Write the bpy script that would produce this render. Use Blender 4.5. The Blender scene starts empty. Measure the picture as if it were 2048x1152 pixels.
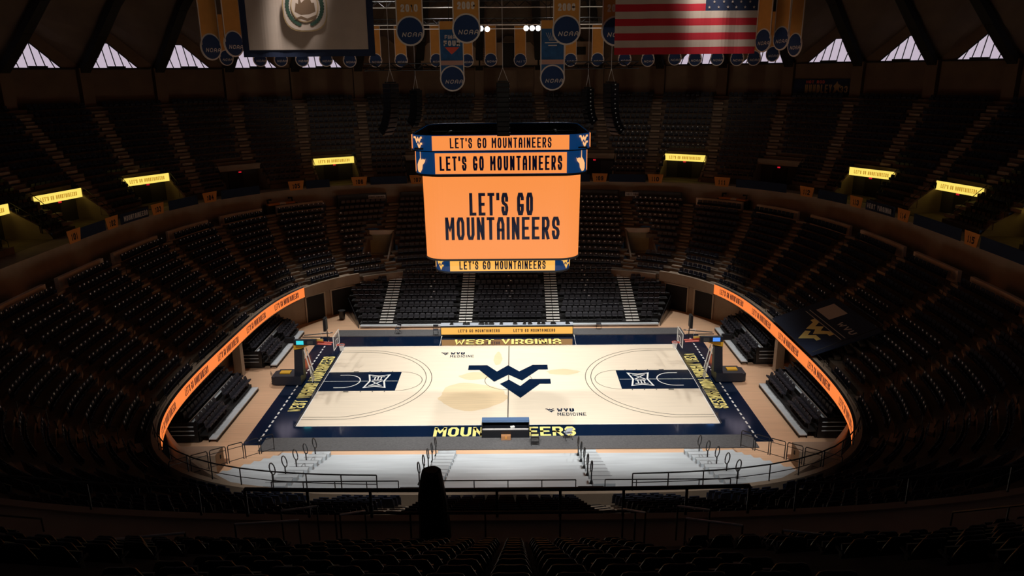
import bpy, math, random
import numpy as np
from mathutils import Vector, Matrix
random.seed(4)
SC = bpy.context.scene
COL = SC.collection
PI = math.pi
sin, cos, rad = math.sin, math.cos, math.radians

# ------------------------------------------------------------------ colours and materials
def lin(c):
    return tuple(((v/255)/12.92 if v/255 <= .04045 else ((v/255+.055)/1.055)**2.4) for v in c)
def material(name, col, rough=.6, metal=0., emit=None, estr=1., noise=0., nscale=3., bump=0., spec=.5, stretch=None, kind='noise'):
    m = bpy.data.materials.new(name); m.use_nodes = True
    nt = m.node_tree; b = nt.nodes['Principled BSDF']
    c = (*col, 1.)
    b.inputs['Base Color'].default_value = c
    b.inputs['Roughness'].default_value = rough
    b.inputs['Metallic'].default_value = metal
    b.inputs['Specular IOR Level'].default_value = spec
    if emit is not None:
        b.inputs['Emission Color'].default_value = (*emit, 1.)
        b.inputs['Emission Strength'].default_value = estr
    if noise or bump:
        tc = nt.nodes.new('ShaderNodeTexCoord'); mp = nt.nodes.new('ShaderNodeMapping')
        nt.links.new(tc.outputs['Object'], mp.inputs['Vector'])
        if stretch: mp.inputs['Scale'].default_value = stretch
        n = nt.nodes.new('ShaderNodeTexNoise'); n.inputs['Scale'].default_value = nscale; n.inputs['Detail'].default_value = 5
        nt.links.new(mp.outputs['Vector'], n.inputs['Vector'])
        if noise:
            r = nt.nodes.new('ShaderNodeValToRGB')
            r.color_ramp.elements[0].position = .3; r.color_ramp.elements[1].position = .7
            r.color_ramp.elements[0].color = tuple(v*(1-noise) for v in col)+(1,)
            r.color_ramp.elements[1].color = tuple(min(1, v*(1+noise*.6)) for v in col)+(1,)
            nt.links.new(n.outputs['Fac'], r.inputs['Fac']); nt.links.new(r.outputs['Color'], b.inputs['Base Color'])
        if bump:
            bp = nt.nodes.new('ShaderNodeBump'); bp.inputs['Strength'].default_value = bump; bp.inputs['Distance'].default_value = .05
            nt.links.new(n.outputs['Fac'], bp.inputs['Height']); nt.links.new(bp.outputs['Normal'], b.inputs['Normal'])
    return m
def wood(name, col, rough=.28, plank=.0, amt=.08):
    m = material(name, col, rough)
    nt = m.node_tree; b = nt.nodes['Principled BSDF']
    tc = nt.nodes.new('ShaderNodeTexCoord'); mp = nt.nodes.new('ShaderNodeMapping'); mp.inputs['Scale'].default_value = (.25, 6., 1.)
    nt.links.new(tc.outputs['Object'], mp.inputs['Vector'])
    n = nt.nodes.new('ShaderNodeTexNoise'); n.inputs['Scale'].default_value = 1.2; n.inputs['Detail'].default_value = 6
    nt.links.new(mp.outputs['Vector'], n.inputs['Vector'])
    r = nt.nodes.new('ShaderNodeValToRGB')
    r.color_ramp.elements[0].position = .3; r.color_ramp.elements[1].position = .72
    r.color_ramp.elements[0].color = tuple(v*(1-amt) for v in col)+(1,)
    r.color_ramp.elements[1].color = tuple(min(1, v*(1+amt*.5)) for v in col)+(1,)
    nt.links.new(n.outputs['Fac'], r.inputs['Fac']); nt.links.new(r.outputs['Color'], b.inputs['Base Color'])
    return m
ORANGE = lin((250, 146, 72)); RIB = lin((255, 132, 62)); NAVYLED = lin((4, 52, 98))
M = dict(
 court=wood('court_maple', (.86, .75, .595), .3),
 worn=wood('worn_maple', (.80, .625, .40), .3, amt=.12),
 apron=wood('arena_maple', (.74, .475, .30), .35, amt=.12),
 navy=material('navy_floor_paint', (.002, .0125, .042), .13),
 line=material('dark_line_paint', (.07, .06, .05), .3),
 white=material('white_floor_paint', (.85, .84, .8), .3),
 gold=material('gold_floor_paint', (.93, .80, .27), .3),
 mat_grey=material('grey_carpet_mat', (.10, .10, .105), .9, noise=.2, nscale=9),
 metal=material('grey_bleacher_deck', (.60, .655, .70), .45, .1, noise=.12, nscale=1.2, stretch=(.3, 3, 1)),
 metal_dk=material('dark_steel', (.02, .02, .022), .45, .4),
 chrome=material('polished_handrail', (.82, .8, .78), .35, .25),
 conc=material('stand_concrete', (.175, .128, .092), .85, noise=.25, nscale=1.5),
 conc2=material('painted_tan_concrete', (.34, .26, .19), .8, noise=.12, nscale=.9),
 cream=material('cream_wall_cap', (.74, .60, .48), .7, noise=.1, nscale=1.),
 darkgrey=material('dark_grey_panel', (.045, .046, .048), .8),
 wall=material('brown_upper_wall', (.17, .105, .062), .85, noise=.15, nscale=.6),
 dome=material('brown_dome_concrete', (.16, .105, .068), .9, noise=.2, nscale=.35),
 ribm=material('dark_rib_steel', (.022, .017, .013), .9),  # very dark brown for ribs, sills and press box strips
 seat=material('navy_black_seat_plastic', (.007, .012, .030), .42),
 seat_fg=material('black_seat_plastic', (.010, .0105, .013), .33, bump=.1, nscale=30),
 plate=material('seat_glint_plate', (.88, .9, .93), .4),  # white plates stand in for bright glints on the seats
 chair=material('charcoal_chair_pad', (.028, .030, .042), .5),
 black=material('matte_black', (.006, .006, .007), .7),
 gloss=material('gloss_black', (.008, .009, .012), .25),
 pad=material('navy_goal_padding', (.006, .010, .022), .5),
 yellow=material('gold_painted_steel', (.75, .42, .03), .4),
 red=material('rim_orange_red', (.75, .09, .05), .4),
 net=material('white_net_cord', (.8, .8, .8), .7),
 led=material('led_orange', (.02, .02, .02), .6, emit=ORANGE, estr=1.0),
 ledr=material('led_ribbon_orange', (.02, .02, .02), .6, emit=RIB, estr=1.0),
 leds=material('led_scorer_amber', (.02, .02, .02), .6, emit=lin((255, 186, 84)), estr=1.0),
 ledn=material('led_navy', (.01, .01, .02), .6, emit=NAVYLED, estr=.8),
 ledd=material('led_dark_lettering', (.004, .004, .012), .8, emit=(.0015, .002, .009), estr=1),
 ledp=material('led_pale_logo', (.02, .02, .02), .6, emit=lin((255, 190, 130)), estr=1),
 ledy=material('led_gold_logo', (.02, .02, .02), .6, emit=lin((250, 190, 90)), estr=1),
 vom=material('lit_portal_sign', (.02, .02, .02), .6, emit=lin((255, 224, 104)), estr=1.05),
 vomt=material('portal_sign_lettering', (.3, .18, .02), .6, emit=lin((196, 150, 50)), estr=.9),
 pane=material('frosted_daylight_pane', (.3, .3, .3), .5, emit=lin((192, 178, 194)), estr=1.),
 cyan=material('cyan_monitor', (.01, .01, .01), .4, emit=lin((60, 220, 230)), estr=1.),
 blue=material('blue_monitor', (.01, .01, .01), .4, emit=lin((80, 150, 250)), estr=1.),
 exitred=material('red_exit_glow', (.05, 0, 0), .4, emit=lin((190, 25, 40)), estr=1.),
 lamp=material('white_lamp_lens', (.8, .8, .8), .3, emit=(1, 1, 1), estr=6.),
 bgold=material('gold_banner_cloth', (.62, .27, .055), .85, noise=.08, nscale=2),
 bnavy=material('navy_banner_cloth', (.010, .035, .12), .8),
 bdrape=material('navy_rail_drape', (.010, .022, .06), .85),
 bblue=material('blue_banner_cloth', (.02, .10, .26), .8, noise=.3, nscale=2.5),
 btrim=material('pale_banner_trim', (.72, .62, .55), .8),
 bpink=material('pale_pink_banner_band', (.5, .28, .22), .85),
 card=material('gold_section_card', (.70, .27, .06), .8),
 cardt=material('dark_card_lettering', (.02, .015, .02), .8),
 flagw=material('flag_white', (.50, .38, .31), .85, noise=.06, nscale=1.5),
 flagr=material('flag_red', (.45, .008, .02), .85),
 flagb=material('flag_navy', (.010, .018, .055), .85),
 seal1=material('seal_ochre', (.42, .27, .12), .85), seal2=material('seal_green', (.02, .05, .03), .85), seal3=material('seal_brown', (.13, .07, .035), .85),
 tan=material('tan_press_panel', (.34, .22, .135), .85),
 grn=material('green_grey_panel', (.55, .58, .42), .7, noise=.15, nscale=1.5),
 card_box=material('brown_cardboard', (.36, .17, .07), .85),
 tblue=material('pale_blue_table_top', (.10, .18, .34), .4),
 tgrey=material('pale_grey_table_top', (.45, .5, .58), .4),
 pillar=material('pale_pillar_paint', (.46, .38, .30), .7),
 sgnw=material('white_sign_board', (.55, .52, .5), .7),
 numt=material('number_lettering', (.045, .03, .02), .85),
)
M['navy'].node_tree.nodes['Principled BSDF'].inputs['Coat Weight'].default_value = 1.; M['navy'].node_tree.nodes['Principled BSDF'].inputs['Coat Roughness'].default_value = .08; M['navy'].node_tree.nodes['Principled BSDF'].inputs['Coat IOR'].default_value = 1.8
g = bpy.data.materials.new('clear_backboard'); g.use_nodes = True
_b = g.node_tree.nodes['Principled BSDF']; _b.inputs['Base Color'].default_value = (.9, .95, 1, 1); _b.inputs['Roughness'].default_value = .05
_b.inputs['Alpha'].default_value = .13
M['glass'] = g

# ------------------------------------------------------------------ mesh collecting
class MB:
    def __init__(s): s.v = []; s.f = []; s.m = []; s.mats = []
    def mi(s, name):
        if name not in s.mats: s.mats.append(name)
        return s.mats.index(name)
    def add(s, vs, fs, m):
        o = len(s.v); s.v += [tuple(map(float, q)) for q in vs]; k = s.mi(m)
        for f in fs: s.f.append(tuple(i+o for i in f)); s.m.append(k)
        return s
    def box(s, c, d, m, rz=0., tilt=None):
        x, y, z = d[0]/2, d[1]/2, d[2]/2
        vs = [(i*x, j*y, k*z) for k in (-1, 1) for j in (-1, 1) for i in (-1, 1)]
        R = Matrix.Rotation(rz, 3, 'Z')
        if tilt is not None: R = R @ Matrix.Rotation(tilt, 3, 'X')
        vs = [tuple(R @ Vector(v)+Vector(c)) for v in vs]
        return s.add(vs, [(0, 2, 3, 1), (4, 5, 7, 6), (0, 1, 5, 4), (2, 6, 7, 3), (0, 4, 6, 2), (1, 3, 7, 5)], m)
    def poly(s, pts, m): return s.add(pts, [tuple(range(len(pts)))], m)
    def prism(s, pts2, z0, z1, m):
        n = len(pts2); vs = [(x, y, z0) for x, y in pts2]+[(x, y, z1) for x, y in pts2]
        return s.add(vs, [tuple(range(n))[::-1], tuple(range(n, 2*n))]+[(i, (i+1) % n, n+(i+1) % n, n+i) for i in range(n)], m)
    def slab(s, pts3, off, m):
        n = len(pts3); o = Vector(off); vs = [tuple(p) for p in pts3]+[tuple(Vector(p)+o) for p in pts3]
        return s.add(vs, [tuple(range(n))[::-1], tuple(range(n, 2*n))]+[(i, (i+1) % n, n+(i+1) % n, n+i) for i in range(n)], m)
    def tube(s, pts, r, m, n=6, closed=False, r2=None):
        pts = [Vector(p) for p in pts]; k = len(pts); vs = []; up0 = None
        for i, p in enumerate(pts):
            a = pts[i-1] if (i > 0 or closed) else p; b = pts[(i+1) % k] if (i < k-1 or closed) else p
            t = (b-a)
            if t.length < 1e-9: t = Vector((0, 0, 1))
            t.normalize()
            u = t.cross(Vector((0, 0, 1)))
            if u.length < .05: u = t.cross(Vector((1, 0, 0))) if up0 is None else up0 - t*up0.dot(t)
            u.normalize()
            if up0 is not None and u.dot(up0) < 0: u = -u
            up0 = u.copy(); w = t.cross(u)
            rr = r if r2 is None else r+(r2-r)*i/(k-1)
            for j in range(n):
                an = 2*PI*j/n; vs.append(tuple(p+u*cos(an)*rr+w*sin(an)*rr))
        fs = []
        for i in range(k if closed else k-1):
            for j in range(n):
                a, b = i*n+j, i*n+(j+1) % n; c, d = ((i+1) % k)*n+(j+1) % n, ((i+1) % k)*n+j
                fs.append((a, b, c, d))
        if not closed: fs += [tuple(range(n))[::-1], tuple(range((k-1)*n, k*n))]
        return s.add(vs, fs, m)
    def build(s, name, parent=None, smooth=False, loc=None):
        me = bpy.data.meshes.new(name)
        me.from_pydata(s.v, [], s.f)
        for k in s.mats: me.materials.append(M[k])
        me.polygons.foreach_set('material_index', s.m)
        if smooth: me.polygons.foreach_set('use_smooth', [True]*len(s.f))
        me.update()
        o = bpy.data.objects.new(name, me); COL.objects.link(o)
        if parent is not None: o.parent = parent
        if loc: o.location = loc
        return o
def tag(o, label=None, cat=None, group=None, kind=None):
    if label: o['label'] = label
    if cat: o['category'] = cat
    if group: o['group'] = group
    if kind: o['kind'] = kind
    return o
def empty(name, loc=(0, 0, 0), rz=0., label=None, cat=None, group=None, kind=None):
    o = bpy.data.objects.new(name, None); COL.objects.link(o); o.location = loc; o.rotation_euler = (0, 0, rz); o.empty_display_size = .2
    return tag(o, label, cat, group, kind)
def copy_tree(o, parent=None):
    c = o.copy(); COL.objects.link(c)
    if parent is not None: c.parent = parent
    for ch in list(o.children): copy_tree(ch, c)
    return c
ORD = ['first', 'second', 'third', 'fourth', 'fifth', 'sixth', 'seventh', 'eighth', 'ninth', 'tenth', 'eleventh', 'twelfth', 'thirteenth', 'fourteenth', 'fifteenth', 'sixteenth', 'seventeenth', 'eighteenth', 'nineteenth', 'twentieth']
def ordi(i):
    if i < 20: return ORD[i]
    if i < 29: return 'twenty-'+ORD[i-20]
    if i == 29: return 'thirtieth'
    return 'thirty-'+ORD[i-30]

# ------------------------------------------------------------------ block lettering
G = {
'A': [[(0, 0), (0, .72), (.28, 1), (.72, 1), (1, .72), (1, 0)], [(0, .42), (1, .42)]],
'B': [[(0, 0), (0, 1), (.72, 1), (.95, .85), (.95, .66), (.75, .52), (1, .36), (1, .16), (.75, 0), (0, 0)], [(0, .52), (.75, .52)]],
'C': [[(1, .68), (1, .8), (.75, 1), (.25, 1), (0, .8), (0, .2), (.25, 0), (.75, 0), (1, .2), (1, .32)]],
'D': [[(0, 0), (0, 1), (.68, 1), (1, .76), (1, .24), (.68, 0), (0, 0)]],
'E': [[(1, 1), (0, 1), (0, 0), (1, 0)], [(0, .5), (.82, .5)]], 'F': [[(1, 1), (0, 1), (0, 0)], [(0, .5), (.82, .5)]],
'G': [[(1, .77), (1, .82), (.75, 1), (.25, 1), (0, .8), (0, .2), (.25, 0), (.75, 0), (1, .2), (1, .43), (.58, .43)]],
'H': [[(0, 0), (0, 1)], [(1, 0), (1, 1)], [(0, .5), (1, .5)]], 'I': [[(.5, 0), (.5, 1)]],
'J': [[(1, 1), (1, .2), (.75, 0), (.25, 0), (0, .2), (0, .35)]], 'K': [[(0, 0), (0, 1)], [(1, 1), (.1, .5), (1, 0)]],
'L': [[(0, 1), (0, 0), (1, 0)]], 'M': [[(0, 0), (0, 1)], [(1, 0), (1, 1)], [(.06, .94), (.5, .45), (.94, .94)]], 'N': [[(0, 0), (0, 1)], [(1, 0), (1, 1)], [(.05, .93), (.95, .07)]],
'O': [[(.25, 0), (0, .2), (0, .8), (.25, 1), (.75, 1), (1, .8), (1, .2), (.75, 0), (.25, 0)]],
'P': [[(0, 0), (0, 1), (.75, 1), (1, .85), (1, .6), (.75, .45), (0, .45)]],
'R': [[(0, 0), (0, 1), (.75, 1), (1, .85), (1, .62), (.75, .47), (0, .47)], [(.5, .47), (1, 0)]],
'S': [[(1, .7), (1, .82), (.75, 1), (.25, 1), (0, .82), (0, .66), (.2, .54), (.8, .46), (1, .34), (1, .18), (.75, 0), (.25, 0), (0, .18), (0, .3)]],
'T': [[(0, 1), (1, 1)], [(.5, 1), (.5, 0)]], 'U': [[(0, 1), (0, .2), (.25, 0), (.75, 0), (1, .2), (1, 1)]],
'V': [[(0, 1), (.5, 0), (1, 1)]], 'W': [[(0, 1), (.22, 0), (.5, .62), (.78, 0), (1, 1)]], 'X': [[(0, 0), (1, 1)], [(0, 1), (1, 0)]],
'Y': [[(0, 1), (.5, .5), (1, 1)], [(.5, .5), (.5, 0)]], "'": [[(.5, 1), (.5, .78)]],
'0': [[(.25, 0), (0, .2), (0, .8), (.25, 1), (.75, 1), (1, .8), (1, .2), (.75, 0), (.25, 0)]],
'1': [[(.2, .82), (.5, 1), (.5, 0)]], '2': [[(0, .75), (0, .85), (.25, 1), (.75, 1), (1, .85), (1, .6), (0, .12), (0, 0), (1, 0)]],
'3': [[(0, .82), (.25, 1), (.75, 1), (1, .85), (1, .65), (.75, .52), (1, .38), (1, .18), (.75, 0), (.25, 0), (0, .18)]],
'4': [[(.75, 0), (.75, 1), (0, .35), (1, .35)]], '5': [[(1, 1), (0, 1), (0, .58), (.7, .58), (1, .42), (1, .18), (.75, 0), (0, 0)]],
'6': [[(1, .85), (.75, 1), (.25, 1), (0, .8), (0, .2), (.25, 0), (.75, 0), (1, .2), (1, .4), (.75, .55), (0, .55)]],
'7': [[(0, 1), (1, 1), (.35, 0)]], '8': [[(.25, 0), (0, .18), (0, .38), (.2, .52), (0, .66), (0, .84), (.25, 1), (.75, 1), (1, .84), (1, .66), (.8, .52), (1, .38), (1, .18), (.75, 0), (.25, 0)], [(.2, .52), (.8, .52)]],
'9': [[(0, .15), (.25, 0), (.75, 0), (1, .2), (1, .8), (.75, 1), (.25, 1), (0, .8), (0, .6), (.25, .45), (1, .45)]],
}
def ribbon2(pts, t):
    pts = [Vector(p) for p in pts]; closed = (pts[0]-pts[-1]).length < 1e-6
    if closed: pts = pts[:-1]
    n = len(pts); L = []; R = []
    for i in range(n):
        p = pts[i]
        a = pts[i-1] if (i > 0 or closed) else None; b = pts[(i+1) % n] if (i < n-1 or closed) else None
        d1 = (p-a).normalized() if a is not None else None; d2 = (b-p).normalized() if b is not None else None
        if d1 is None: nn = Vector((-d2.y, d2.x)); q = p-d2*t/2; L.append(q+nn*t/2); R.append(q-nn*t/2)
        elif d2 is None: nn = Vector((-d1.y, d1.x)); q = p+d1*t/2; L.append(q+nn*t/2); R.append(q-nn*t/2)
        else:
            n1 = Vector((-d1.y, d1.x)); n2 = Vector((-d2.y, d2.x)); mm = n1+n2
            if mm.length < .3: mm = n1
            mm.normalize(); k = min(1.9, 1/max(.3, mm.dot(n1)))
            L.append(p+mm*t/2*k); R.append(p-mm*t/2*k)
    q = []
    for i in range(n if closed else n-1):
        j = (i+1) % n; q.append((L[i], L[j], R[j], R[i]))
    return q
def lettering(mb, s, mapf, x0, x1, y0, y1, t, m, gap=.32, slant=0., wrel=None, split=1):
    """s between x0 and x1, height y0..y1 on a surface given by mapf(x, y)"""
    wd = {'I': .34, "'": .34, '1': .6, ' ': .62, 'M': 1.18, 'W': 1.25}
    tot = sum(wd.get(c, 1) for c in s)+gap*(len(s)-1)
    u = (x1-x0)/tot; x = x0; h = y1-y0
    for c in s:
        w = wd.get(c, 1)*u
        for st in G.get(c, []):
            pts = [((x+w/2) if w < .5*u and c in "I'" else x+t/2+(w-t)*a, y0+t/2+(h-t)*b) for a, b in st]
            for qd in ribbon2(pts, t):
                qq = [(p.x+slant*(p.y-y0), p.y) for p in qd]
                mb.poly([mapf(*p) for p in qq], m)
        x += w+gap*u

# ------------------------------------------------------------------ plan curves of the bowl
def sup(th, a, b, n): return 1./((abs(sin(th))/a)**n+(abs(cos(th))/b)**n)**(1/n)
def rI(th): return sup(th, 20.9, 21.6, 3) if cos(th) > 0 else sup(th, 20.9, 22.3, 4)
def rC(th): return sup(th, 31.6, 33.2, 3)
def rF(th): return sup(th, 33.8, 34.5, 3)
def pp(r, th, z): return (r*sin(th), r*cos(th), z)
NL, NU = 12, 14
ZL0, ZL1 = 3.35, 8.35
ZU0, ZU1 = 11.05, 19.5
def rL(i, th): return rI(th)+.35+(rC(th)-.2-rI(th)-.35)*i/NL
def zL(i): return ZL0+(ZL1-ZL0)*i/(NL-1)
def rU(i, th): a = rF(th)+2.2; return a+(50.6-a)*i/(NU)
def zU(i): return ZU0+(ZU1-ZU0)*i/(NU-1)
LA = [(7.5, 11.), (22.5, 30.5), (34, 42), (45.2, 53.6), (56.4, 64), (68.7, 75), (83.2, 87), (96.7, 104), (111, 119), (125, 131), (138, 142), (150, 151), (161, 160), (172, 170)]
LA = LA+[(-a, -b) for a, b in LA]
UA = [(9*(k+.5)) for k in range(20)]
def ub(t):  # foot of an upper aisle
    return t+{13.5: 3.9, 22.5: 2.8, 31.5: 3.5, 40.5: 3.5, 49.5: 4., 58.5: 3.5, 67.5: 3., 76.5: 2.5, 4.5: 2.}.get(t, 1. if t < 150 else 0.)
UAL = [(t, ub(t)) for t in UA]; UAL += [(-a, -b) for a, b in UAL]
UAL = [(t, b) for t, b in UAL if abs(t) < 160]
def portal_at(k): return k not in (0, 12)
def pa(k): return rad(-87.0 if k == -6 else 15*k)
PHW = 2.45      # half width of an upper portal
PR = 4          # rows it cuts
VOM = [(14.1, 21.9, 27.0), (-14.1, 21.9, 27.0)]
def in_portal_u(x, y, i):
    th = math.atan2(x, y); k = round(math.degrees(th)/15.)
    if not portal_at(abs(k)): return False
    c = pa(k); lat = x*cos(c)-y*sin(c)
    return abs(lat) < PHW and i < PR
def in_vom_l(x, y):
    for cx, y0, y1 in VOM:
        if abs(x-cx) < 1.45 and y0+.2 < y < y1+.2: return True
    return False

# ------------------------------------------------------------------ camera
cam = bpy.data.cameras.new('camera'); cam.sensor_width = 36.; cam.lens = 36*1484.8/2048; cam.clip_end = 500
co = bpy.data.objects.new('camera', cam); COL.objects.link(co); SC.camera = co
_pi, _ya, _ro = -0.281, -0.0042, -0.0093
_f = Vector((sin(_ya)*cos(_pi), cos(_ya)*cos(_pi), sin(_pi))); _r = Vector((cos(_ya), -sin(_ya), 0)); _u = _r.cross(_f)
_R = _r*cos(_ro)+_u*sin(_ro); _U = -_r*sin(_ro)+_u*cos(_ro)
CP = Vector((0.563, -53.284, 22.842))
co.matrix_world = Matrix(((_R.x, _U.x, -_f.x, CP.x), (_R.y, _U.y, -_f.y, CP.y), (_R.z, _U.z, -_f.z, CP.z), (0, 0, 0, 1)))
def seen(p, m=60):
    d = Vector(p)-CP; dep = d.dot(_f)
    if dep < .5: return None
    x = 1024+1484.8*d.dot(_R)/dep; y = 576-1484.8*d.dot(_U)/dep
    return (dep, x, y) if (-m < x < 2048+m and -m < y < 1152+m) else None

# ------------------------------------------------------------------ arena floor and court
mb = MB(); N = 96
ring = [(24.2*sin(2*PI*i/N)*1.0, 0) for i in range(N)]
mb.poly([pp(min(rI(2*PI*i/N)+3.2, 25.5), 2*PI*i/N, 0) for i in range(N)][::-1], 'apron')
tag(mb.build('floor'), 'pale maple arena floor around the basketball court', kind='structure')

court = empty('basketball_court', (0, 0, 0), 0, 'full-size maple basketball court with navy border and painted logos', 'basketball court')
def rect(mb, x0, x1, y0, y1, z, m): return mb.poly([(x0, y0, z), (x1, y0, z), (x1, y1, z), (x0, y1, z)], m)
mb = MB()
mb.box((0, 0, .01), (34.2, 20.4, .02), 'navy'); mb.build('navy_border', court)
mb = MB(); rect(mb, -14.325, 14.325, -7.62, 7.62, .024, 'court'); mb.build('playing_surface', court)
mb = MB()
def blob(cx, cy, rx, ry, seed, m, z):
    rnd = random.Random(seed); k = 44; ph = [rnd.uniform(0, 6.28) for _ in range(5)]
    mb.poly([(cx+rx*cos(2*PI*i/k)*(1+.07*sin(3*2*PI*i/k+ph[0])+.05*sin(7*2*PI*i/k+ph[1])+.03*sin(13*2*PI*i/k+ph[2])),
              cy+ry*sin(2*PI*i/k)*(1+.10*sin(2*2*PI*i/k+ph[3])+.06*sin(5*2*PI*i/k+ph[4])), z) for i in range(k)], m)
for j_, q_ in enumerate(((-2.7, -2.9, 2.5, 2.3, 3), (-2.6, .9, 1.2, .75, 5), (4.3, 1.6, 1.3, .55, 8), (-.9, 4.6, .35, 1.4, 9))):
    mb = MB(); blob(*q_, 'worn', .027+.0005*j_); mb.build('worn_patch', court)
mb = MB(); ZL = .032
def arc(cx, cy, r, a0, a1, w, m, z=ZL, n=40):
    vs = []
    for i in range(n+1):
        a = a0+(a1-a0)*i/n
        vs += [(cx+(r-w/2)*cos(a), cy+(r-w/2)*sin(a), z), (cx+(r+w/2)*cos(a), cy+(r+w/2)*sin(a), z)]
    mb.add(vs, [(2*i, 2*i+1, 2*i+3, 2*i+2) for i in range(n)], m)
for s in (-1, 1):
    bx = s*12.73
    for r, yl in ((6.75, 6.60), (6.32, 6.25)):
        a = math.asin(yl/r)
        if s < 0: arc(bx, 0, r, -a, a, .05, 'line')
        else: arc(bx, 0, r, PI-a, PI+a, .05, 'line')
        xe = r*cos(a)
        for yy in (-yl, yl): rect(mb, min(s*14.3, bx-s*xe), max(s*14.3, bx-s*xe), yy-.025, yy+.025, ZL, 'line')
    if s < 0: arc(s*8.535, 0, 1.83, -PI/2, PI/2, .045, 'line')
    else: arc(s*8.535, 0, 1.83, PI/2, 3*PI/2, .045, 'line')
    for y in (-1.95, 1.95):
        for k, xx in enumerate((12.2, 11.1, 10.2, 9.3)): rect(mb, s*xx-(.2 if k == 0 else .04), s*xx+(.2 if k == 0 else .04), y-.07, y+.07, ZL, 'line')
arc(0, 0, 1.83, 0, 2*PI, .045, 'line', n=64)
rect(mb, -.035, .035, -7.62, 7.62, ZL, 'line')
mb.build('court_line', court)
mb = MB()
for s in (-1, 1):
    rect(mb, s*14.33-.04, s*14.33+.04, -7.66, 7.66, .036, 'white'); rect(mb, s*14.45-.025, s*14.45+.025, -7.6, 7.6, .036, 'line')
    rect(mb, -14.37, 14.37, s*7.62-.03, s*7.62+.03, .036, 'white')
    for k in range(29): rect(mb, s*16.15-.06, s*16.15+.06, -9.7+k*.66, -9.7+k*.66+.38, .036, 'white')
mb.build('boundary_line', court)
WP = [(-3.3, 3.1), (-1.8, 3.1), (-.98, 1.75), (-.1, 3.05), (.8, 1.75), (1.9, 3.1), (3.1, 3.1), (3.1, 2.1), (2.35, 2.1), (1.0, -.1), (-.05, 1.1), (-1.15, -.3), (-2.4, 2.1), (-3.3, 2.1)]
VP = [(-.7, -.72), (-.02, .1), (.85, -1.15), (1.6, .2), (3.2, .2), (3.2, -.75), (2.35, -.75), (.85, -3.3), (.25, -2.3)]
def tri2(pts):
    from mathutils.geometry import tessellate_polygon
    return tessellate_polygon([[Vector((x, y, 0)) for x, y in pts]])
def flying(mb, mapf, sc, m, cx=0, cy=0):
    for P_ in (WP, VP):
        vs = [mapf(cx+(x+.05)*sc, cy+y*sc) for x, y in P_]
        mb.add(vs, [tuple(t) for t in tri2(P_)], m)
def flat(z, ox=0, oy=0, rz=0):
    c, s = cos(rz), sin(rz)
    return lambda x, y: (ox+x*c-y*s, oy+x*s+y*c, z)
mb = MB(); flying(mb, flat(.04), 1., 'navy'); mb.build('centre_logo', court)
for s in (-1, 1):
    mb = MB(); rect(mb, s*8.535, s*14.325, -1.83, 1.83, .038, 'navy'); k = mb.build('painted_key', court)
    mb = MB(); arc(s*12.73, 0, 1.22, *((-PI/2, PI/2) if s < 0 else (PI/2, 3*PI/2)), .09, 'white', .043)
    for y in (-1.22, 1.22): rect(mb, min(s*12.73, s*13.3), max(s*12.73, s*13.3), y-.045, y+.045, .043, 'white')
    rect(mb, min(s*8.6, s*14.3), max(s*8.6, s*14.3), -.03, .03, .043, 'white')  # lengthwise white strip paints a highlight along a floor seam
    mb.build('key_line_and_highlight', k)
    # conference emblem: hourglass outline round a roman numeral
    mb = MB(); X0 = s*10.2
    o = [(-.8, 1.22), (0, 1.0), (.8, 1.22), (.55, 0), (.8, -1.22), (0, -1.0), (-.8, -1.22), (-.55, 0), (-.8, 1.22)]
    f = flat(.045, X0, 0, 0 if s < 0 else PI)
    for q in ribbon2(o, .13): mb.poly([f(p.x, p.y) for p in q], 'white')
    for st in ([(-.46, .84), (.46, .84)], [(-.36, .2), (.36, .2)], [(-.24, .3), (-.24, .75)], [(.0, .3), (.0, .75)], [(.24, .3), (.24, .75)], [(-.36, -.78), (.36, -.05)], [(-.36, -.05), (.36, -.78)], [(-.46, -.84), (.46, -.84)]):
        for q in ribbon2(st, .09): mb.poly([f(p.x, p.y) for p in q], 'white')
    mb.build('conference_emblem', k)
mb = MB()
for tx, rz, a, b, c, d, th in (('WEST VIRGINIA', 0, -4.85, 4.6, 7.95, 9.25, .22), ('MOUNTAINEERS', 0, -4.9, 4.5, -9.25, -7.95, .22), ('WEST VIRGINIA MOUNTAINEERS', PI/2, -5.3, 5.3, 14.62, 15.6, .135), ('WEST VIRGINIA MOUNTAINEERS', -PI/2, -5.3, 5.3, 14.62, 15.6, .135)):
    mb = MB(); lettering(mb, tx, flat(.045, 0, 0, rz), a, b, c, d, th, 'gold', gap=.16); mb.build('painted_lettering', court)
mb = MB()
for ox, oy in ((2.7, -5.6), (-5.7, 5.6)):
    f = flat(.045, ox, oy); flying(mb, f, .095, 'navy', .25, .15)
    lettering(mb, 'WVU', f, .75, 1.95, -.05, .45, .13, 'navy', gap=.25)
    lettering(mb, 'MEDICINE', f, .75, 2.75, -.72, -.22, .05, 'navy', gap=.35)
mb.build('sponsor_lettering', court)
for y, lab in ((-10.18, 'charcoal carpet mat strip along the near sideline'), (11.1, 'charcoal carpet mat strip along the far sideline')):
    mb = MB(); mb.box((.05, y, .045), (31.7, 1.72, .05), 'mat_grey'); tag(mb.build('floor_mat'), lab, 'mat')

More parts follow.
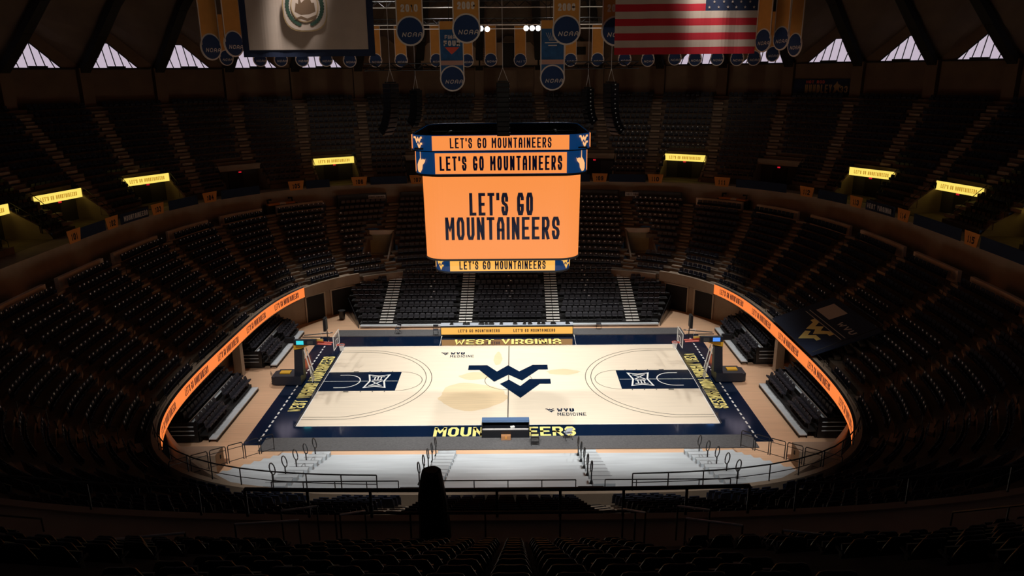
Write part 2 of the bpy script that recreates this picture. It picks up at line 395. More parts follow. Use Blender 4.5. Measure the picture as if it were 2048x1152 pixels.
# ------------------------------------------------------------------ terraces, walls, dome
TH = sorted(set([round(rad(a), 6) for a in np.arange(-180, 180.1, 3)]))
def ringwall(mb, fr, z0, z1, m, a0=-180, a1=180, step=3, thick=0.25, cap=None):
    n = max(1, int(round((a1-a0)/step))); A = [rad(a0+(a1-a0)*i/n) for i in range(n+1)]
    vs = []
    for t in A:
        r = fr(t); vs += [pp(r, t, z0), pp(r, t, z1), pp(r+thick, t, z1), pp(r+thick, t, z0)]
    fs = []
    for i in range(n):
        a, b = 4*i, 4*i+4
        fs += [(a, b, b+1, a+1), (a+1, b+1, b+2, a+2), (a+2, b+2, b+3, a+3)]
    fs += [(0, 1, 2, 3), (4*n, 4*n+3, 4*n+2, 4*n+1)]
    return mb.add(vs, fs, m)
# corner tunnels at floor level: angles where the lower bowl front is open on the far side
TUN = [(39, 55), (-55, -39)]
mb = MB(); A = [rad(a) for a in np.arange(-180, 180.01, 2)]
def steps(mb, rf, zf, n, m, zbase=None, hole=None):
    for i in range(n):
        for j in range(len(A)-1):
            t0, t1 = A[j], A[j+1]; tm = (t0+t1)/2
            a0, a1, b0, b1 = rf(i, t0), rf(i, t1), rf(i+1, t0), rf(i+1, t1); z = zf(i)
            if hole and hole(i, tm, (a0+a1+b0+b1)/4): continue
            mb.add([pp(a0, t0, z), pp(a1, t1, z), pp(b1, t1, z), pp(b0, t0, z)], [(0, 1, 2, 3)], m)
            zp = zf(i-1) if i else (zbase if zbase is not None else z-.3)
            mb.add([pp(a0, t0, zp), pp(a1, t1, zp), pp(a1, t1, z), pp(a0, t0, z)], [(0, 1, 2, 3)], m)
def holeL(i, tm, r):
    return in_vom_l(r*sin(tm), r*cos(tm)) 
steps(mb, rL, zL, NL, 'conc', 3.0, holeL)
tag(mb.build('lower_terrace'), 'stepped tan concrete terrace carrying the lower seating bowl', kind='structure')
mb = MB()
# front parapet of the lower bowl (carries the ribbon board on both sides)
for a0, a1 in ((-180, -55.5), (-38, 38), (55.5, 180)):
    if a0 == -38: ringwall(mb, lambda t: rI(t)+.02, 2.55, 3.35, 'conc2', -38, 38, 2, .3)
    else: ringwall(mb, lambda t: rI(t)+.02, 2.75, 3.95, 'conc2', a0, a1, 2, .3)
for a0, a1 in TUN: ringwall(mb, lambda t: rI(t)+.02, 2.75, 3.75, 'conc2', a0, a1, 2, .3)
tag(mb.build('wall_bowl_front'), 'tan parapet along the front of the lower seating bowl', kind='structure')
mb = MB()
ringwall(mb, lambda t: min(rI(t)+2.0, 24.2), 0, 3.0, 'conc2', -180, 180, 2, .2)
tag(mb.build('wall_under_stands'), 'tan wall under the lower bowl around the arena floor', kind='structure')
mb = MB()
for a in np.arange(-180, 180, 2.):   # soffit between parapet and the wall under the stands
    t0, t1 = rad(a), rad(a+2)
    mb.add([pp(rI(t0), t0, 2.76), pp(rI(t1), t1, 2.76), pp(rI(t1)+2.3, t1, 2.9), pp(rI(t0)+2.3, t0, 2.9)], [(0, 1, 2, 3)], 'conc')
tag(mb.build('ceiling_under_bowl'), 'concrete soffit under the lower bowl edge', kind='structure')
# back wall of the lower bowl, broken at the aisles
mb = MB(); outs = sorted(a for a, _ in LA)
for i in range(len(outs)):
    a, b = outs[i], outs[(i+1) % len(outs)]+(360 if i == len(outs)-1 else 0)
    mid = (a+b)/2; m = 'darkgrey' if abs(mid) < 30 else 'cream'
    ringwall(mb, rC, 8.2, 9.3 if m == 'cream' else 9.75, m, a+1.35, b-1.35, 2, .28)
tag(mb.build('wall_bowl_back'), 'low cream and grey wall segments behind the last lower rows', kind='structure')
mb = MB()
for a in np.arange(-180, 180, 2.):
    t0, t1 = rad(a), rad(a+2)
    mb.add([pp(rC(t0)-.3, t0, 8.36), pp(rC(t1)-.3, t1, 8.36), pp(rF(t1)+.1, t1, 8.36), pp(rF(t0)+.1, t0, 8.36)], [(0, 1, 2, 3)], 'conc')
tag(mb.build('floor_cross_aisle'), 'concourse walkway between the lower and upper bowls', kind='structure')
mb = MB()
ringwall(mb, rF, 8.3, 10.62, 'conc2', -180, 180, 2, .3)
tag(mb.build('wall_upper_front'), 'tan concrete fascia below the upper bowl rail', kind='structure')
mb = MB()
for a in np.arange(-180, 180, 2.):
    t0, t1 = rad(a), rad(a+2)
    mb.add([pp(rF(t0)+.28, t0, 10.55), pp(rF(t1)+.28, t1, 10.55), pp(rU(0, t1)+.02, t1, 10.55), pp(rU(0, t0)+.02, t0, 10.55)], [(0, 1, 2, 3)], 'conc2')
tag(mb.build('floor_upper_walkway'), 'tan walkway in front of the upper bowl seats', kind='structure')
mb = MB(); A = sorted(set([round(v, 6) for v in [rad(a) for a in np.arange(-180, 180.01, 2.5)]]))
# extra radial cuts so each portal opening is clean
CUT = []
for k in range(-12, 13):
    if portal_at(abs(k)):
        r0 = rU(1, pa(k)); d = math.asin(PHW/(rU(2, pa(k)))); CUT += [pa(k)-d, pa(k)+d]
A = sorted([a for a in A if all(abs(a-c) > rad(.8) for c in CUT)]+[c for c in CUT if -PI < c < PI])
def holeU(i, tm, r):
    k = round(math.degrees(tm)/15.)
    if not portal_at(abs(k)) or i >= PR: return False
    c = pa(k); d = math.asin(PHW/(rU(2, c)))
    return abs(tm-c) < d
steps(mb, rU, zU, NU, 'conc', 10.55, holeU)
for j in range(len(A)-1):      # top landing to the wall
    t0, t1 = A[j], A[j+1]
    mb.add([pp(50.6, t0, ZU1+.4), pp(50.6, t1, ZU1+.4), pp(54.5, t1, ZU1+.4), pp(54.5, t0, ZU1+.4)], [(0, 1, 2, 3)], 'conc')
    mb.add([pp(50.6, t0, ZU1), pp(50.6, t1, ZU1), pp(50.6, t1, ZU1+.4), pp(50.6, t0, ZU1+.4)], [(0, 1, 2, 3)], 'conc')
tag(mb.build('upper_terrace'), 'stepped concrete terrace carrying the upper seating bowl', kind='structure')
# aisle half steps
mb = MB()
def aisle_pt(lo, hi, f): return lo+(hi-lo)*f
for out, inn in LA:
    for i in range(NL):
        for h in (0, .5):
            f = (i+h)/NL; th = rad(inn+(out-inn)*f); r = rL(i+h, th); 
            if in_vom_l(r*sin(th), r*cos(th)): continue
            z = zL(i)+(.0 if h == 0 else (zL(1)-zL(0))*.5)
            if h: mb.box(pp(r+.22, th, z-.1), (1.15, .42, .2), 'conc2', -th)
            else: mb.box(pp(r+.03, th, z+.012), (1.15, .06, .02), 'black', -th)
for out, inn in UAL:
    for i in range(NU-1):
        f = (i+.5)/NU; th = rad(inn+(out-inn)*f); r = rU(i+.5, th)
        if in_portal_u(r*sin(th), r*cos(th), i): continue
        mb.box(pp(r+.25, th, zU(i)+.2), (1.15, .5, .25), 'conc2', -th)
tag(mb.build('aisle_steps'), 'tan concrete half steps up the bowl aisles', kind='structure')
# upper back wall ring, window gables, dome (open behind the camera)
KS = [k for k in range(-17, 18)]
RW = 52.1
mbw = MB()
def wp(t, z, dr=0.): return pp(RW+dr, rad(t), z)
mbn = []
for k in KS:
    a, b = 9*(k-.5), 9*(k+.5)
    mbw.poly([wp(a, ZU1+.3), wp(b, ZU1+.3), wp(b, 23.75), wp(a, 23.75)], 'wall')
    mbw.box(pp(RW-.12, rad(9*k), 22.2), (8.2, .25, .12), 'wall', -rad(9*k))
    # gable round the window opening
    s = 1 if k >= 0 else -1
    sk = min(1., abs(k)/4.)*s
    g0, g1 = 9*k-2.95+.5*sk, 9*k+2.95+.5*sk; t0, t1 = 9*k-.65+sk*1.6, 9*k+.65+sk*1.6; zt = 26.4; zz = 27.7
    if abs(k) <= 2:
        mbw.poly([wp(a, 23.75), wp(b, 23.75), wp(b, zz), wp(a, zz)], 'wall')
    else:
        mbw.poly([wp(a, 23.75), wp(g0, 23.75), wp(t0, zt), wp(t0, zz), wp(a, zz)], 'wall')
        mbw.poly([wp(g1, 23.75), wp(b, 23.75), wp(b, zz), wp(t1, zz), wp(t1, zt)], 'wall')
        mbw.poly([wp(t0, zt), wp(t1, zt), wp(t1, zz), wp(t0, zz)], 'wall')
        w = MB()
        w.poly([wp(g0, 23.75, .25), wp(g1, 23.75, .25), wp(t1, zt, .25), wp(t0, zt, .25)], 'pane')
        o = w.build('window_%d' % (k+18)); tag(o, 'tall trapezoid frosted window under the dome', kind='structure')
        w = MB()
        for q in ([(g0, 23.75), (g1, 23.75)], [(g1, 23.75), (t1, zt)], [(t1, zt), (t0, zt)], [(t0, zt), (g0, 23.75)]):
            w.tube([wp(*q[0], .12), wp(*q[1], .12)], .09, 'metal_dk', 4)
        for j in range(1, 6):
            gx = g0+(g1-g0)*j/6.; 
            # height of the opening along a mullion
            bx = gx+sk*.32
            def top(x):
                if x < t0: return 23.75+(zt-23.75)*max(0, (x-g0)/(t0-g0))
                if x > t1: return 23.75+(zt-23.75)*max(0, (g1-x)/(g1-t1))
                return zt
            w.tube([wp(gx-sk*.22, 23.75, .15), wp(bx, top(bx), .15)], .06, 'metal_dk', 4)
        w.box(pp(RW-.1, rad(9*k+.4*sk), 23.85), (1.9, .3, .3), 'black', -rad(9*k))
        w.build('window_frame', o)
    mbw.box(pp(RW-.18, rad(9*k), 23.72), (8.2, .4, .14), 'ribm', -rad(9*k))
tag(mbw.build('wall_back'), 'brown concrete wall behind the top row below the dome', kind='structure')
PROF = [(52.3, 23.6), (50.3, 25.2), (48, 27.2), (45, 29.9), (41, 32.6), (36, 35.1), (28, 38.), (18, 40.4), (8, 41.6), (.2, 42.)]
mb = MB()
for k in KS:
    sk_ = max(-1., min(1., k/4.))
    for h in (0, 1):
        for j in range(len(PROF)-1):
            (r0, z0), (r1, z1) = PROF[j], PROF[j+1]
            # folded plate: a raised ridge along the middle of each bay
            a, b = (9*(k-.5), 9*k+1.6*sk_) if h == 0 else (9*k+1.6*sk_, 9*(k+.5))
            def pt(r, z, t, ridge):
                e = max(0, (r-36)/16.) if ridge else 0
                return pp(r+.6*e, rad(t), z+4.0*e)
            mb.add([pt(r0, z0, a, h == 1), pt(r0, z0, b, h == 0), pt(r1, z1, b, h == 0), pt(r1, z1, a, h == 1)], [(0, 1, 2, 3)], 'dome')
tag(mb.build('ceiling'), 'folded brown concrete dome over the arena', kind='structure')
n = 0
for k in range(-17, 17):
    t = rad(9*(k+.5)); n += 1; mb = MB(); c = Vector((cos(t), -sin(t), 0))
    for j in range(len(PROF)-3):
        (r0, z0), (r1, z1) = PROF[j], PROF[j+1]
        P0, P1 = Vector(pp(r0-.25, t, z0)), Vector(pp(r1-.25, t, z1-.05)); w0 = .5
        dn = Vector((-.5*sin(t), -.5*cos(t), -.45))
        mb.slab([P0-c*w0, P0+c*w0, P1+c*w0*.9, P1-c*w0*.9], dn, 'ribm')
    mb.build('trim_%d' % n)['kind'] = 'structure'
    mb = MB(); mb.box(pp(RW-.35, t, 21.7), (1.25, .8, 4.2), 'wall', -t)
    o = mb.build('trim_%d' % (n+40)); o['kind'] = 'structure'
# section numbers on the upper wall: painted characters, part of the wall trim
mb = MB()
NUM = {-7: '204', -6: '205', -5: '206', -4: '207', -3: '208', -2: '209', -1: '210', 0: '211', 1: '212', 2: '213', 3: '214', 4: '215', 5: '216', 6: '217', 7: '218'}
for k, s in NUM.items():
    t = rad(9*k); c = cos(t), -sin(t); ox, oy, _ = pp(RW-.03, t, 0)
    lettering(mb, s, lambda x, y: (ox+x*c[0], oy+x*c[1], y), -.85, .85, 22.45, 23.2, .17, 'numt', gap=.25)
mb.build('trim_90')['kind'] = 'structure'
# floor-level pillars at the tunnels
n = 60
for x, y in ((-20.1, 16.6), (-18.3, 18.6), (18.3, 18.6), (20.1, 16.6), (21.3, 1.4), (-21.3, 1.4)):
    mb = MB(); mb.box((x, y, 1.4), (.62, .62, 2.8), 'pillar'); n += 1; mb.build('trim_%d' % n)['kind'] = 'structure'

# ------------------------------------------------------------------ upper portals
for k in range(-12, 13):
    if not portal_at(abs(k)) or k == -12: continue
    c = pa(k); d = math.asin(PHW/rU(2, c)); r0, r1 = rU(0, c), rU(PR, c)
    e = empty('entry_portal', pp((r0+r1)/2, c, 10.55), -c)
    side = 'left' if k < 0 else 'right'
    where = {1: 'beside the hanging scoreboard', 2: 'nearest the scoreboard with a bright sign', 3: 'unlit, third along from centre', 4: 'fourth along from centre', 5: 'fifth along from centre', 6: 'level with the halfway line', 7: 'past the halfway line'}.get(abs(k), 'near side, %s from far centre' % ordi(abs(k)-1))
    tag(e, 'tan walled seating portal in the %s upper bowl, %s' % (side, where), 'entrance portal', 'entry portals of the upper bowl')
    L = lambda x, y, z: (x, y, z)      # local x across, y outward
    h = (r1-r0)/2; zt = 13.15-10.55
    for s in (-1, 1):
        mb = MB(); mb.slab([(s*PHW, -h, -.1), (s*PHW, h, -.1), (s*PHW, h, zt+.1), (s*PHW, -h+.9, .9)], (s*.22, 0, 0), 'conc2'); mb.build('side_wall', e)
    mb = MB(); mb.box((0, h+.1, zt/2), (2*PHW+.4, .2, zt), 'darkgrey'); mb.box((0, 0, -.02), (2*PHW, 2*h, .04), 'conc'); mb.box((-.2, h-.05, .95), (1.7, .12, 1.9), 'black'); mb.build('doorway', e)
    mb = MB(); mb.box((0, h-.35, zt-.12), (2*PHW+.44, .7, .62), 'conc2'); mb.build('lintel', e)
    if abs(k) in (2, 4, 5) or abs(k) == 6:
        mb = MB(); mb.box((0, h-.76, zt-.15), (2*PHW, .1, .78), 'vom'); sg = mb.build('lit_sign', e)
        mb = MB(); lettering(mb, "LET'S GO MOUNTAINEERS", lambda x, y: (x, h-.82, y), -1.9, 1.9, zt-.33, zt+.03, .07, 'vomt', gap=.4); mb.build('sign_lettering', sg)
    mb = MB(); mb.box((0, h-.8, zt-.62), (.3, .06, .14), 'exitred'); mb.build('exit_light', e)
    for s in (-1, 1):
        mb = MB(); mb.tube([(s*(PHW+.1), -h+.1, .9), (s*(PHW+.1), h-.6, zt+.5)], .03, 'metal_dk', 5)
        for f in (0, .5, 1): mb.tube([(s*(PHW+.1), -h+.1+f*(2*h-.7), .5+f*1.6), (s*(PHW+.1), -h+.1+f*(2*h-.7), .9+f*(zt-.4))], .025, 'metal_dk', 5)
        mb.build('handrail', e)
# lower bowl vomitories on the far side
for (cx, y0, y1), nm in zip(VOM, ('right', 'left')):
    e = empty('entry_portal', (cx, y1, 3.6), 0, 'greenish walled entrance cut into the far lower bowl, %s of the scoreboard' % nm, 'entrance portal')
    for s in (-1, 1):
        mb = MB(); mb.slab([(s*1.3, y0-y1+.3, 0), (s*1.3, 0, 0), (s*1.3, 0, 2.9), (s*1.3, y0-y1+.3, .75)], (s*.16, 0, 0), 'conc2'); mb.build('side_wall', e)
    mb = MB(); mb.box((0, .05, 1.2), (2.7, .1, 2.4), 'grn'); mb.box((0, (y0-y1)/2+.1, -.02), (2.7, y1-y0, .06), 'conc2'); mb.build('inner_wall', e)
    mb = MB(); mb.box((0, -.12, 2.62), (2.85, .3, .5), 'cream'); mb.build('lintel', e)
    mb = MB(); mb.box((0, y0-y1+.3, .35), (2.6, .12, .75), 'conc2'); mb.tube([(-1.2, y0-y1+1.4, 1.1), (1.2, y0-y1+1.4, 1.1)], .03, 'metal_dk', 5); mb.build('front_wall', e)

# ------------------------------------------------------------------ seats of the fixed bowls
def seat_parts():
    e = empty('stadium_seat')
    mb = MB(); nx, nz = 8, 6
    vs = []
    for side in (0, 1):
        for j in range(nz+1):
            v = j/nz
            for i in range(nx+1):
                u = i/nx*2-1
                w = .262*(1-.16*(max(0, v-.5)/.5)**2)
                corner = max(0, abs(u)-.55)/.45
                z = .34+v*.56-(.13*corner**2.2*v)
                y = .06-v*.13+.035*(1-u*u)*-1+(-.02 if side else .012)
                vs.append((u*w, y, z))
    n1 = (nx+1)*(nz+1); fs = []
    for j in range(nz):
        for i in range(nx):
            a = j*(nx+1)+i; fs += [(a, a+1, a+nx+2, a+nx+1), (n1+a+nx+1, n1+a+nx+2, n1+a+1, n1+a)]
    bd = [i for i in range(nx+1)]+[j*(nx+1)+nx for j in range(1, nz+1)]+[nz*(nx+1)+i for i in range(nx-1, -1, -1)]+[j*(nx+1) for j in range(nz-1, 0, -1)]
    for q in range(len(bd)):
        a, b = bd[q], bd[(q+1) % len(bd)]; fs.append((b, a, n1+a, n1+b))
    mb.add(vs, fs, 'seat_fg'); mb.build('backrest', e, True)
    mb = MB(); mb.add([(-.22, .09, .34), (.22, .09, .34), (.2, .17, .62), (-.2, .17, .62), (-.22, .13, .32), (.22, .13, .32), (.2, .21, .61), (-.2, .21, .61)],
                      [(0, 1, 2, 3), (7, 6, 5, 4), (0, 4, 5, 1), (1, 5, 6, 2), (2, 6, 7, 3), (3, 7, 4, 0)], 'seat_fg'); mb.build('seat_pan', e)
    mb = MB()
    for s in (-1, 1):
        mb.box((s*.285, .07, .57), (.04, .24, .03), 'seat_fg'); mb.box((s*.285, .03, .30), (.035, .08, .6), 'metal_dk')
    mb.build('arm_frame', e)
    return e
SV = np.array([1.1, 1., 1.])*np.array([(-.24, -.02, .34), (.24, -.02, .34), (.24, .03, .34), (-.24, .03, .34), (-.19, -.11, .87), (.19, -.11, .87), (.19, -.07, .88), (-.19, -.07, .88),
               (-.22, .08, .40), (.22, .08, .40), (.22, .14, .38), (-.22, .14, .38), (-.20, .16, .62), (.20, .16, .62), (.20, .20, .60), (-.20, .20, .60),
               (-.055, -.035, .76), (.055, -.035, .76), (.055, -.05, .86), (-.055, -.05, .86)])
SF = [(0, 1, 5, 4), (2, 3, 7, 6), (4, 5, 6, 7), (0, 4, 7, 3), (1, 2, 6, 5), (8, 9, 13, 12), (10, 11, 15, 14), (12, 13, 14, 15), (8, 12, 15, 11), (9, 10, 14, 13)]
bulk_v = []; bulk_f = []; bulk_m = []
def bulk(x, y, z, h, dot):
    c, s = cos(h), sin(h); R = np.array([[c, -s, 0], [s, c, 0], [0, 0, 1]]); o = sum(len(v) for v in bulk_v[-0:]) if False else bulk.n
    n = 20 if dot else 16
    bulk_v.append(SV[:n]@R.T+np.array([x, y, z])); bulk.n += n
    for f in SF: bulk_f.append(tuple(i+o for i in f)); bulk_m.append(0)
    if dot: bulk_f.append((16+o, 17+o, 18+o, 19+o)); bulk_m.append(1)
bulk.n = 0
def walk(rf, i, sp, aisles, n, skip, off):
    """seat positions along row i: (x, y, heading, block id, theta in degrees)"""
    out = []; th = -PI
    f = (i+.5)/n
    am = sorted([(inn+(o_-inn)*f, (o_, inn)) for o_, inn in aisles])
    while th < PI:
        r = rf(i, th)+off; x, y = r*sin(th), r*cos(th)
        d = 1e-3; r2 = rf(i, th+d)+off; x2, y2 = r2*sin(th+d), r2*cos(th+d)
        ds = math.hypot(x2-x, y2-y)/d; tx, ty = (x2-x), (y2-y)
        deg = math.degrees(th); ok = True; blk = 0
        for q, (am_, _) in enumerate(am):
            if abs(deg-am_)*PI/180*r < .82: ok = False
            if deg > am_: blk = q+1
        if ok and not skip(x, y, i):
            hd = math.atan2(-ty, -tx)   # local +Y faces the court
            out.append((x, y, hd, blk, deg))
        th += sp/ds
    return out
fg = []
for i in range(NL):
    for x, y, hd, blk, deg in walk(rL, i, .56, LA, NL, lambda x, y, i: in_vom_l(x, y) or (17.6 < x and -7.5 < y < 2.6 and math.hypot(x, y) < 25.6), .38):
        z = zL(i)
        if not seen((x, y, z), 80): continue
        dot = (deg < -5 and deg > -150) or (deg > 14 and deg < 33 and True) or (deg > 80 and i < 7)
        if 5 > deg > -33: dot = False
        bulk(x, y, z, hd, dot)
for i in range(NU):
    for x, y, hd, blk, deg in walk(rU, i, .6, UAL, NU, in_portal_u, .75):
        z = zU(i); s = seen((x, y, z+.8), 100)
        if not s: continue
        # the block straight below the camera is laid out in straight rows further down
        if abs(deg) > 172.4: continue
        fg.append((s[0], x, y, z, hd, i, blk, deg, s))
cb = []
for i in range(NU-2):
    yc = -(rU(i, PI)+.75)
    for q in range(12+(1 if i > 4 else 0)):
        x = -.4-3.3+.6*q; z = zU(i); s = seen((x, yc, z+.8), 60)
        if s: cb.append((s[0], x, yc, z, 0., i, 'c', q, s))
infr = [q for q in fg if -20 < q[8][1] < 2068 and -20 < q[8][2] < 1175]
infr.sort(key=lambda q: q[0])
cbv = [q for q in cb if q[8][2] < 1185]
ind = cbv+infr[:max(0, 300-len(cbv))]; rest = [q for q in fg if q not in set(infr[:max(0, 300-len(cbv))])]+[q for q in cb if q not in set(cbv)]
for q in rest: bulk(q[1], q[2], q[3], q[4], 18 < q[7] < 34 and q[5] < 8 if not isinstance(q[7], int) else False)
me = bpy.data.meshes.new('stadium_seats'); V = np.concatenate(bulk_v)
me.from_pydata(V.tolist(), [], bulk_f); me.materials.append(M['seat']); me.materials.append(M['plate']); me.polygons.foreach_set('material_index', bulk_m); me.update()
o = bpy.data.objects.new('stadium_seats', me); COL.objects.link(o)
tag(o, 'rows of dark navy flip-up seats filling the lower and upper bowls', 'seats', kind='stuff')
proto = seat_parts(); first = True
cnt = {}
ind.sort(key=lambda q: (str(q[6]), q[5], q[1]))
for q in ind:
    key = (q[6], q[5]); j = cnt.get(key, 0); cnt[key] = j+1
    o = proto if first else copy_tree(proto); first = False
    o.location = (q[1], q[2], q[3]); o.rotation_euler = (0, 0, q[4])
    blkname = 'centre block' if q[6] == 'c' else ('left block' if -172.5 < q[7] < -157 else 'right block' if 157 < q[7] < 172.5 else 'outer left block' if q[7] < 0 else 'outer right block')
    tag(o, 'black flip-up seat, %s row back, %s from left, near %s' % (ordi(q[5]), ordi(j), blkname), 'stadium seat', 'black flip-up seats of the near upper bowl')

# ------------------------------------------------------------------ telescopic stands
def chair_proto(name='folding_chair'):
    e = empty(name); mb = MB()
    vs = []
    for a, (y, z) in enumerate(((-.02, .38), (-.05, .58), (-.09, .74), (-.12, .80))):
        w = (.235, .24, .225, .17)[a]; vs += [(-w, y, z), (w, y, z), (w, y+.045, z), (-w, y+.045, z)]
    fs = [(4*i+j, 4*i+(j+1) % 4, 4*i+4+(j+1) % 4, 4*i+4+j) for i in range(3) for j in range(4)]+[(3, 2, 1, 0), (12, 13, 14, 15)]
    mb.add(vs, fs, 'chair'); mb.build('backrest', e)
    mb = MB(); mb.box((0, .14, .46), (.45, .34, .10), 'chair', 0, rad(18)); mb.build('seat_pad', e)
    mb = MB()
    for s in (-1, 1): mb.box((s*.22, .05, .22), (.03, .07, .44), 'metal_dk')
    mb.build('frame', e)
    return e
cp = chair_proto(); cfirst = True
def put_chair(x, y, z, rz, label, group):
    global cfirst
    o = cp if cfirst else copy_tree(cp); cfirst = False
    o.location = (x, y, z); o.rotation_euler = (0, 0, rz); tag(o, label, 'chair', group)
for sx, sd in ((-1, 'left'), (1, 'right')):
    for y0, y1, nf in ((-9.8, -1.6, 'near'), (2.9, 11.2, 'far')):
        e = empty('telescopic_stand', (sx*20.2, (y0+y1)/2, 0), 0, 'short grey telescopic stand under the %s ribbon board, %s of the two' % (sd, nf+'er' if nf == 'near' else 'farther'), 'telescopic stand', 'short telescopic stands under the ribbon boards')
        Ly = y1-y0; lv = ((18.85, 19.35, .30), (19.35, 19.9, .55), (19.9, 20.45, .85), (20.45, 21.0, 1.2), (21.0, 21.9, 1.6))
        mb = MB()
        for q_, (xa, xb, z) in enumerate(lv):
            mb.box((sx*((xa+xb)/2-20.2), 0, z-.04), (xb-xa, Ly, .08), 'metal' if q_ == 0 else 'black')
            if q_ == 3: mb.box((sx*(xa+.1-20.2), 0, z+.01), (.2, Ly, .02), 'metal')
        mb.build('deck', e)
        mb = MB()
        for xa, xb, z in lv:
            mb.box((sx*(xa+.02-20.2), 0, z/2), (.03, Ly, z-.06), 'black')
        mb.build('riser', e)
        mb = MB()
        for s in (-1, 1):
            mb.box((sx*.8, s*(Ly/2-.02), .75), (2.0, .06, 1.4), 'gloss')
            for z in (.55, .85, 1.15): mb.box((sx*.8, s*(Ly/2+.02), z), (1.5, .05, .05), 'metal')
        mb.build('end_panel', e)
        mb = MB(); mb.tube([(sx*.45, -Ly/2+.2, 1.3), (sx*.45, Ly/2-.2, 1.3)], .035, 'chrome', 6); mb.build('front_rail', e)
        for r_, (xr, z) in enumerate(((19.55, .55), (20.1, .85), (20.85, 1.2), (21.35, 1.6))):
            n = 14; rr = ['front', 'second', 'third', 'back'][r_]; c = 0
            for q in range(n):
                yy = y0+.45+q*(Ly-.9)/(n-1)
                if r_ < 2 and abs(yy-(y0+y1)/2) < .55: continue
                put_chair(sx*xr, yy, z, sx*PI/2, 'charcoal chair, %s row, %s from near end, %s %s side stand' % (rr, ordi(c), nf, sd), 'charcoal chairs on the side stands'); c += 1
        mb = MB(); mb.box((sx*-.05, 0, .42), (.5, .9, .2), 'metal'); mb.box((sx*.5, 0, .8), (.5, .9, .12), 'metal'); mb.build('access_step', e)
# far telescopic stand
NR = 10
def frow(i): return 13.0+i*.86, .35+i*.29
def wlim(i): y = frow(i)[0]+.8; return min(14.1+i*.36, .9+20.9*max(.0, 1-(y/21.9)**3)**(1/3)) if i < 9 else 12.6
e = empty('telescopic_stand', (0, 17, 0), 0, 'deep grey telescopic stand with white-edged aisle steps behind the scoring table', 'telescopic stand')
mb = MB(); mr = MB(); ma = MB()
for i in range(NR):
    y, z = frow(i); w = wlim(i)
    mb.box((0, y+.43-17, z-.05), (2*w, .86, .1), 'black'); mr.box((0, y+.02-17, z/2), (2*w, .03, z-.08), 'black')
mb.box((0, 12.75-17, .2), (28., .45, .12), 'metal')
mb.build('deck', e); mr.build('riser', e)
for xa in (-11.65, -4.15, 4.15, 11.65):
    ma = MB()
    for i in range(NR):
        y, z = frow(i)
        for h in (0, 1):
            for dx in (-.33, .33): ma.box((xa+dx, y+.22-17+h*.43, z+.03+h*.145), (.6, .3, .05), 'white')
    ma.build('aisle_tread', e)
mb = MB()
for s in (-1, 1): mb.slab([(s*14.1, 12.6-17, 0), (s*16., 17.3-17, 0), (s*16., 17.3-17, 1.6), (s*14.1, 12.8-17, .5)], (s*.06, 0, 0), 'gloss')
mb.build('end_panel', e)
allc = []
for i in range(NR):
    y, z = frow(i); w = wlim(i)-.1; c = 0; x = -w+.3
    while x < w-.2:
        if all(abs(x-xa) > .92 for xa in (-11.65, -4.15, 4.15, 11.65)): allc.append((i, c, x, y+.5, z)); c += 1
        x += .55
budget = 300-192
near_c = [q for q in allc if q[0] < 3][:budget]
for i, c, x, y, z in near_c: put_chair(x, y, z, PI, 'charcoal folding chair, %s row of the far stand, %s from left' % (['front', 'second', 'third'][i], ordi(c)), 'charcoal chairs on the far telescopic stand')
bulk_v.clear(); bulk_f.clear(); bulk_m.clear(); bulk.n = 0
ns = set((q[0], q[1]) for q in near_c)
for i, c, x, y, z in allc:
    if (i, c) in ns: continue
    bulk(x, y, z-.05, PI, (abs(x) < .3 or abs(abs(x)-7.6) < .3))
me = bpy.data.meshes.new('folding_chairs'); me.from_pydata(np.concatenate(bulk_v).tolist(), [], bulk_f); me.materials.append(M['chair']); me.materials.append(M['plate']); me.polygons.foreach_set('material_index', bulk_m); me.update()
o = bpy.data.objects.new('folding_chairs', me); COL.objects.link(o)
tag(o, 'charcoal chairs filling the upper rows of the far telescopic stand', 'chairs', kind='stuff')
# near telescopic stand: bare metal decks, wings curving in
e = empty('telescopic_stand', (0, -17, 0), 0, 'bare silver telescopic stand without chairs on the near side', 'telescopic stand')
NN = 10
def nrow(i): return -12.1-i*.92, .32+i*.31
md = MB(); mr = MB(); mws = {-1: MB(), 1: MB()}
for i in range(NN):
    y, z = nrow(i); w = 10.9
    md.box((0, y-.46+17, z-.04), (2*w, .92, .08), 'metal'); mr.box((0, y-.02+17, z/2), (2*w, .03, z-.09), 'metal_dk')
    md.box((0, y-.62+17, z+.05), (2*w, .26, .1), 'metal')
    for s in (-1, 1):
        mw = mws[s]
        # wing tread turning towards the court, cut by the tunnel line
        o_ = 14.0+i*.25; lift = .30*(o_-w)/3.
        q = [(s*w, y+17), (s*o_, y+lift+17), (s*(o_+.22), y+lift-.92+17), (s*w, y-.92+17)]
        mw.prism(q if s > 0 else q[::-1], z-.08, z, 'metal')
        mw.prism([(s*w, y+17), (s*o_, y+lift+17), (s*o_, y+lift-.04+17), (s*w, y-.04+17)][::s], 0, z-.09, 'metal_dk')
        mw.prism([(s*w, y-.5+17), (s*(o_+.1), y+lift-.5+17), (s*(o_+.15), y+lift-.74+17), (s*w, y-.74+17)][::s], z, z+.09, 'metal')
md.build('deck', e); mr.build('riser', e); mws[-1].build('wing_deck', e); mws[1].build('wing_deck', e)
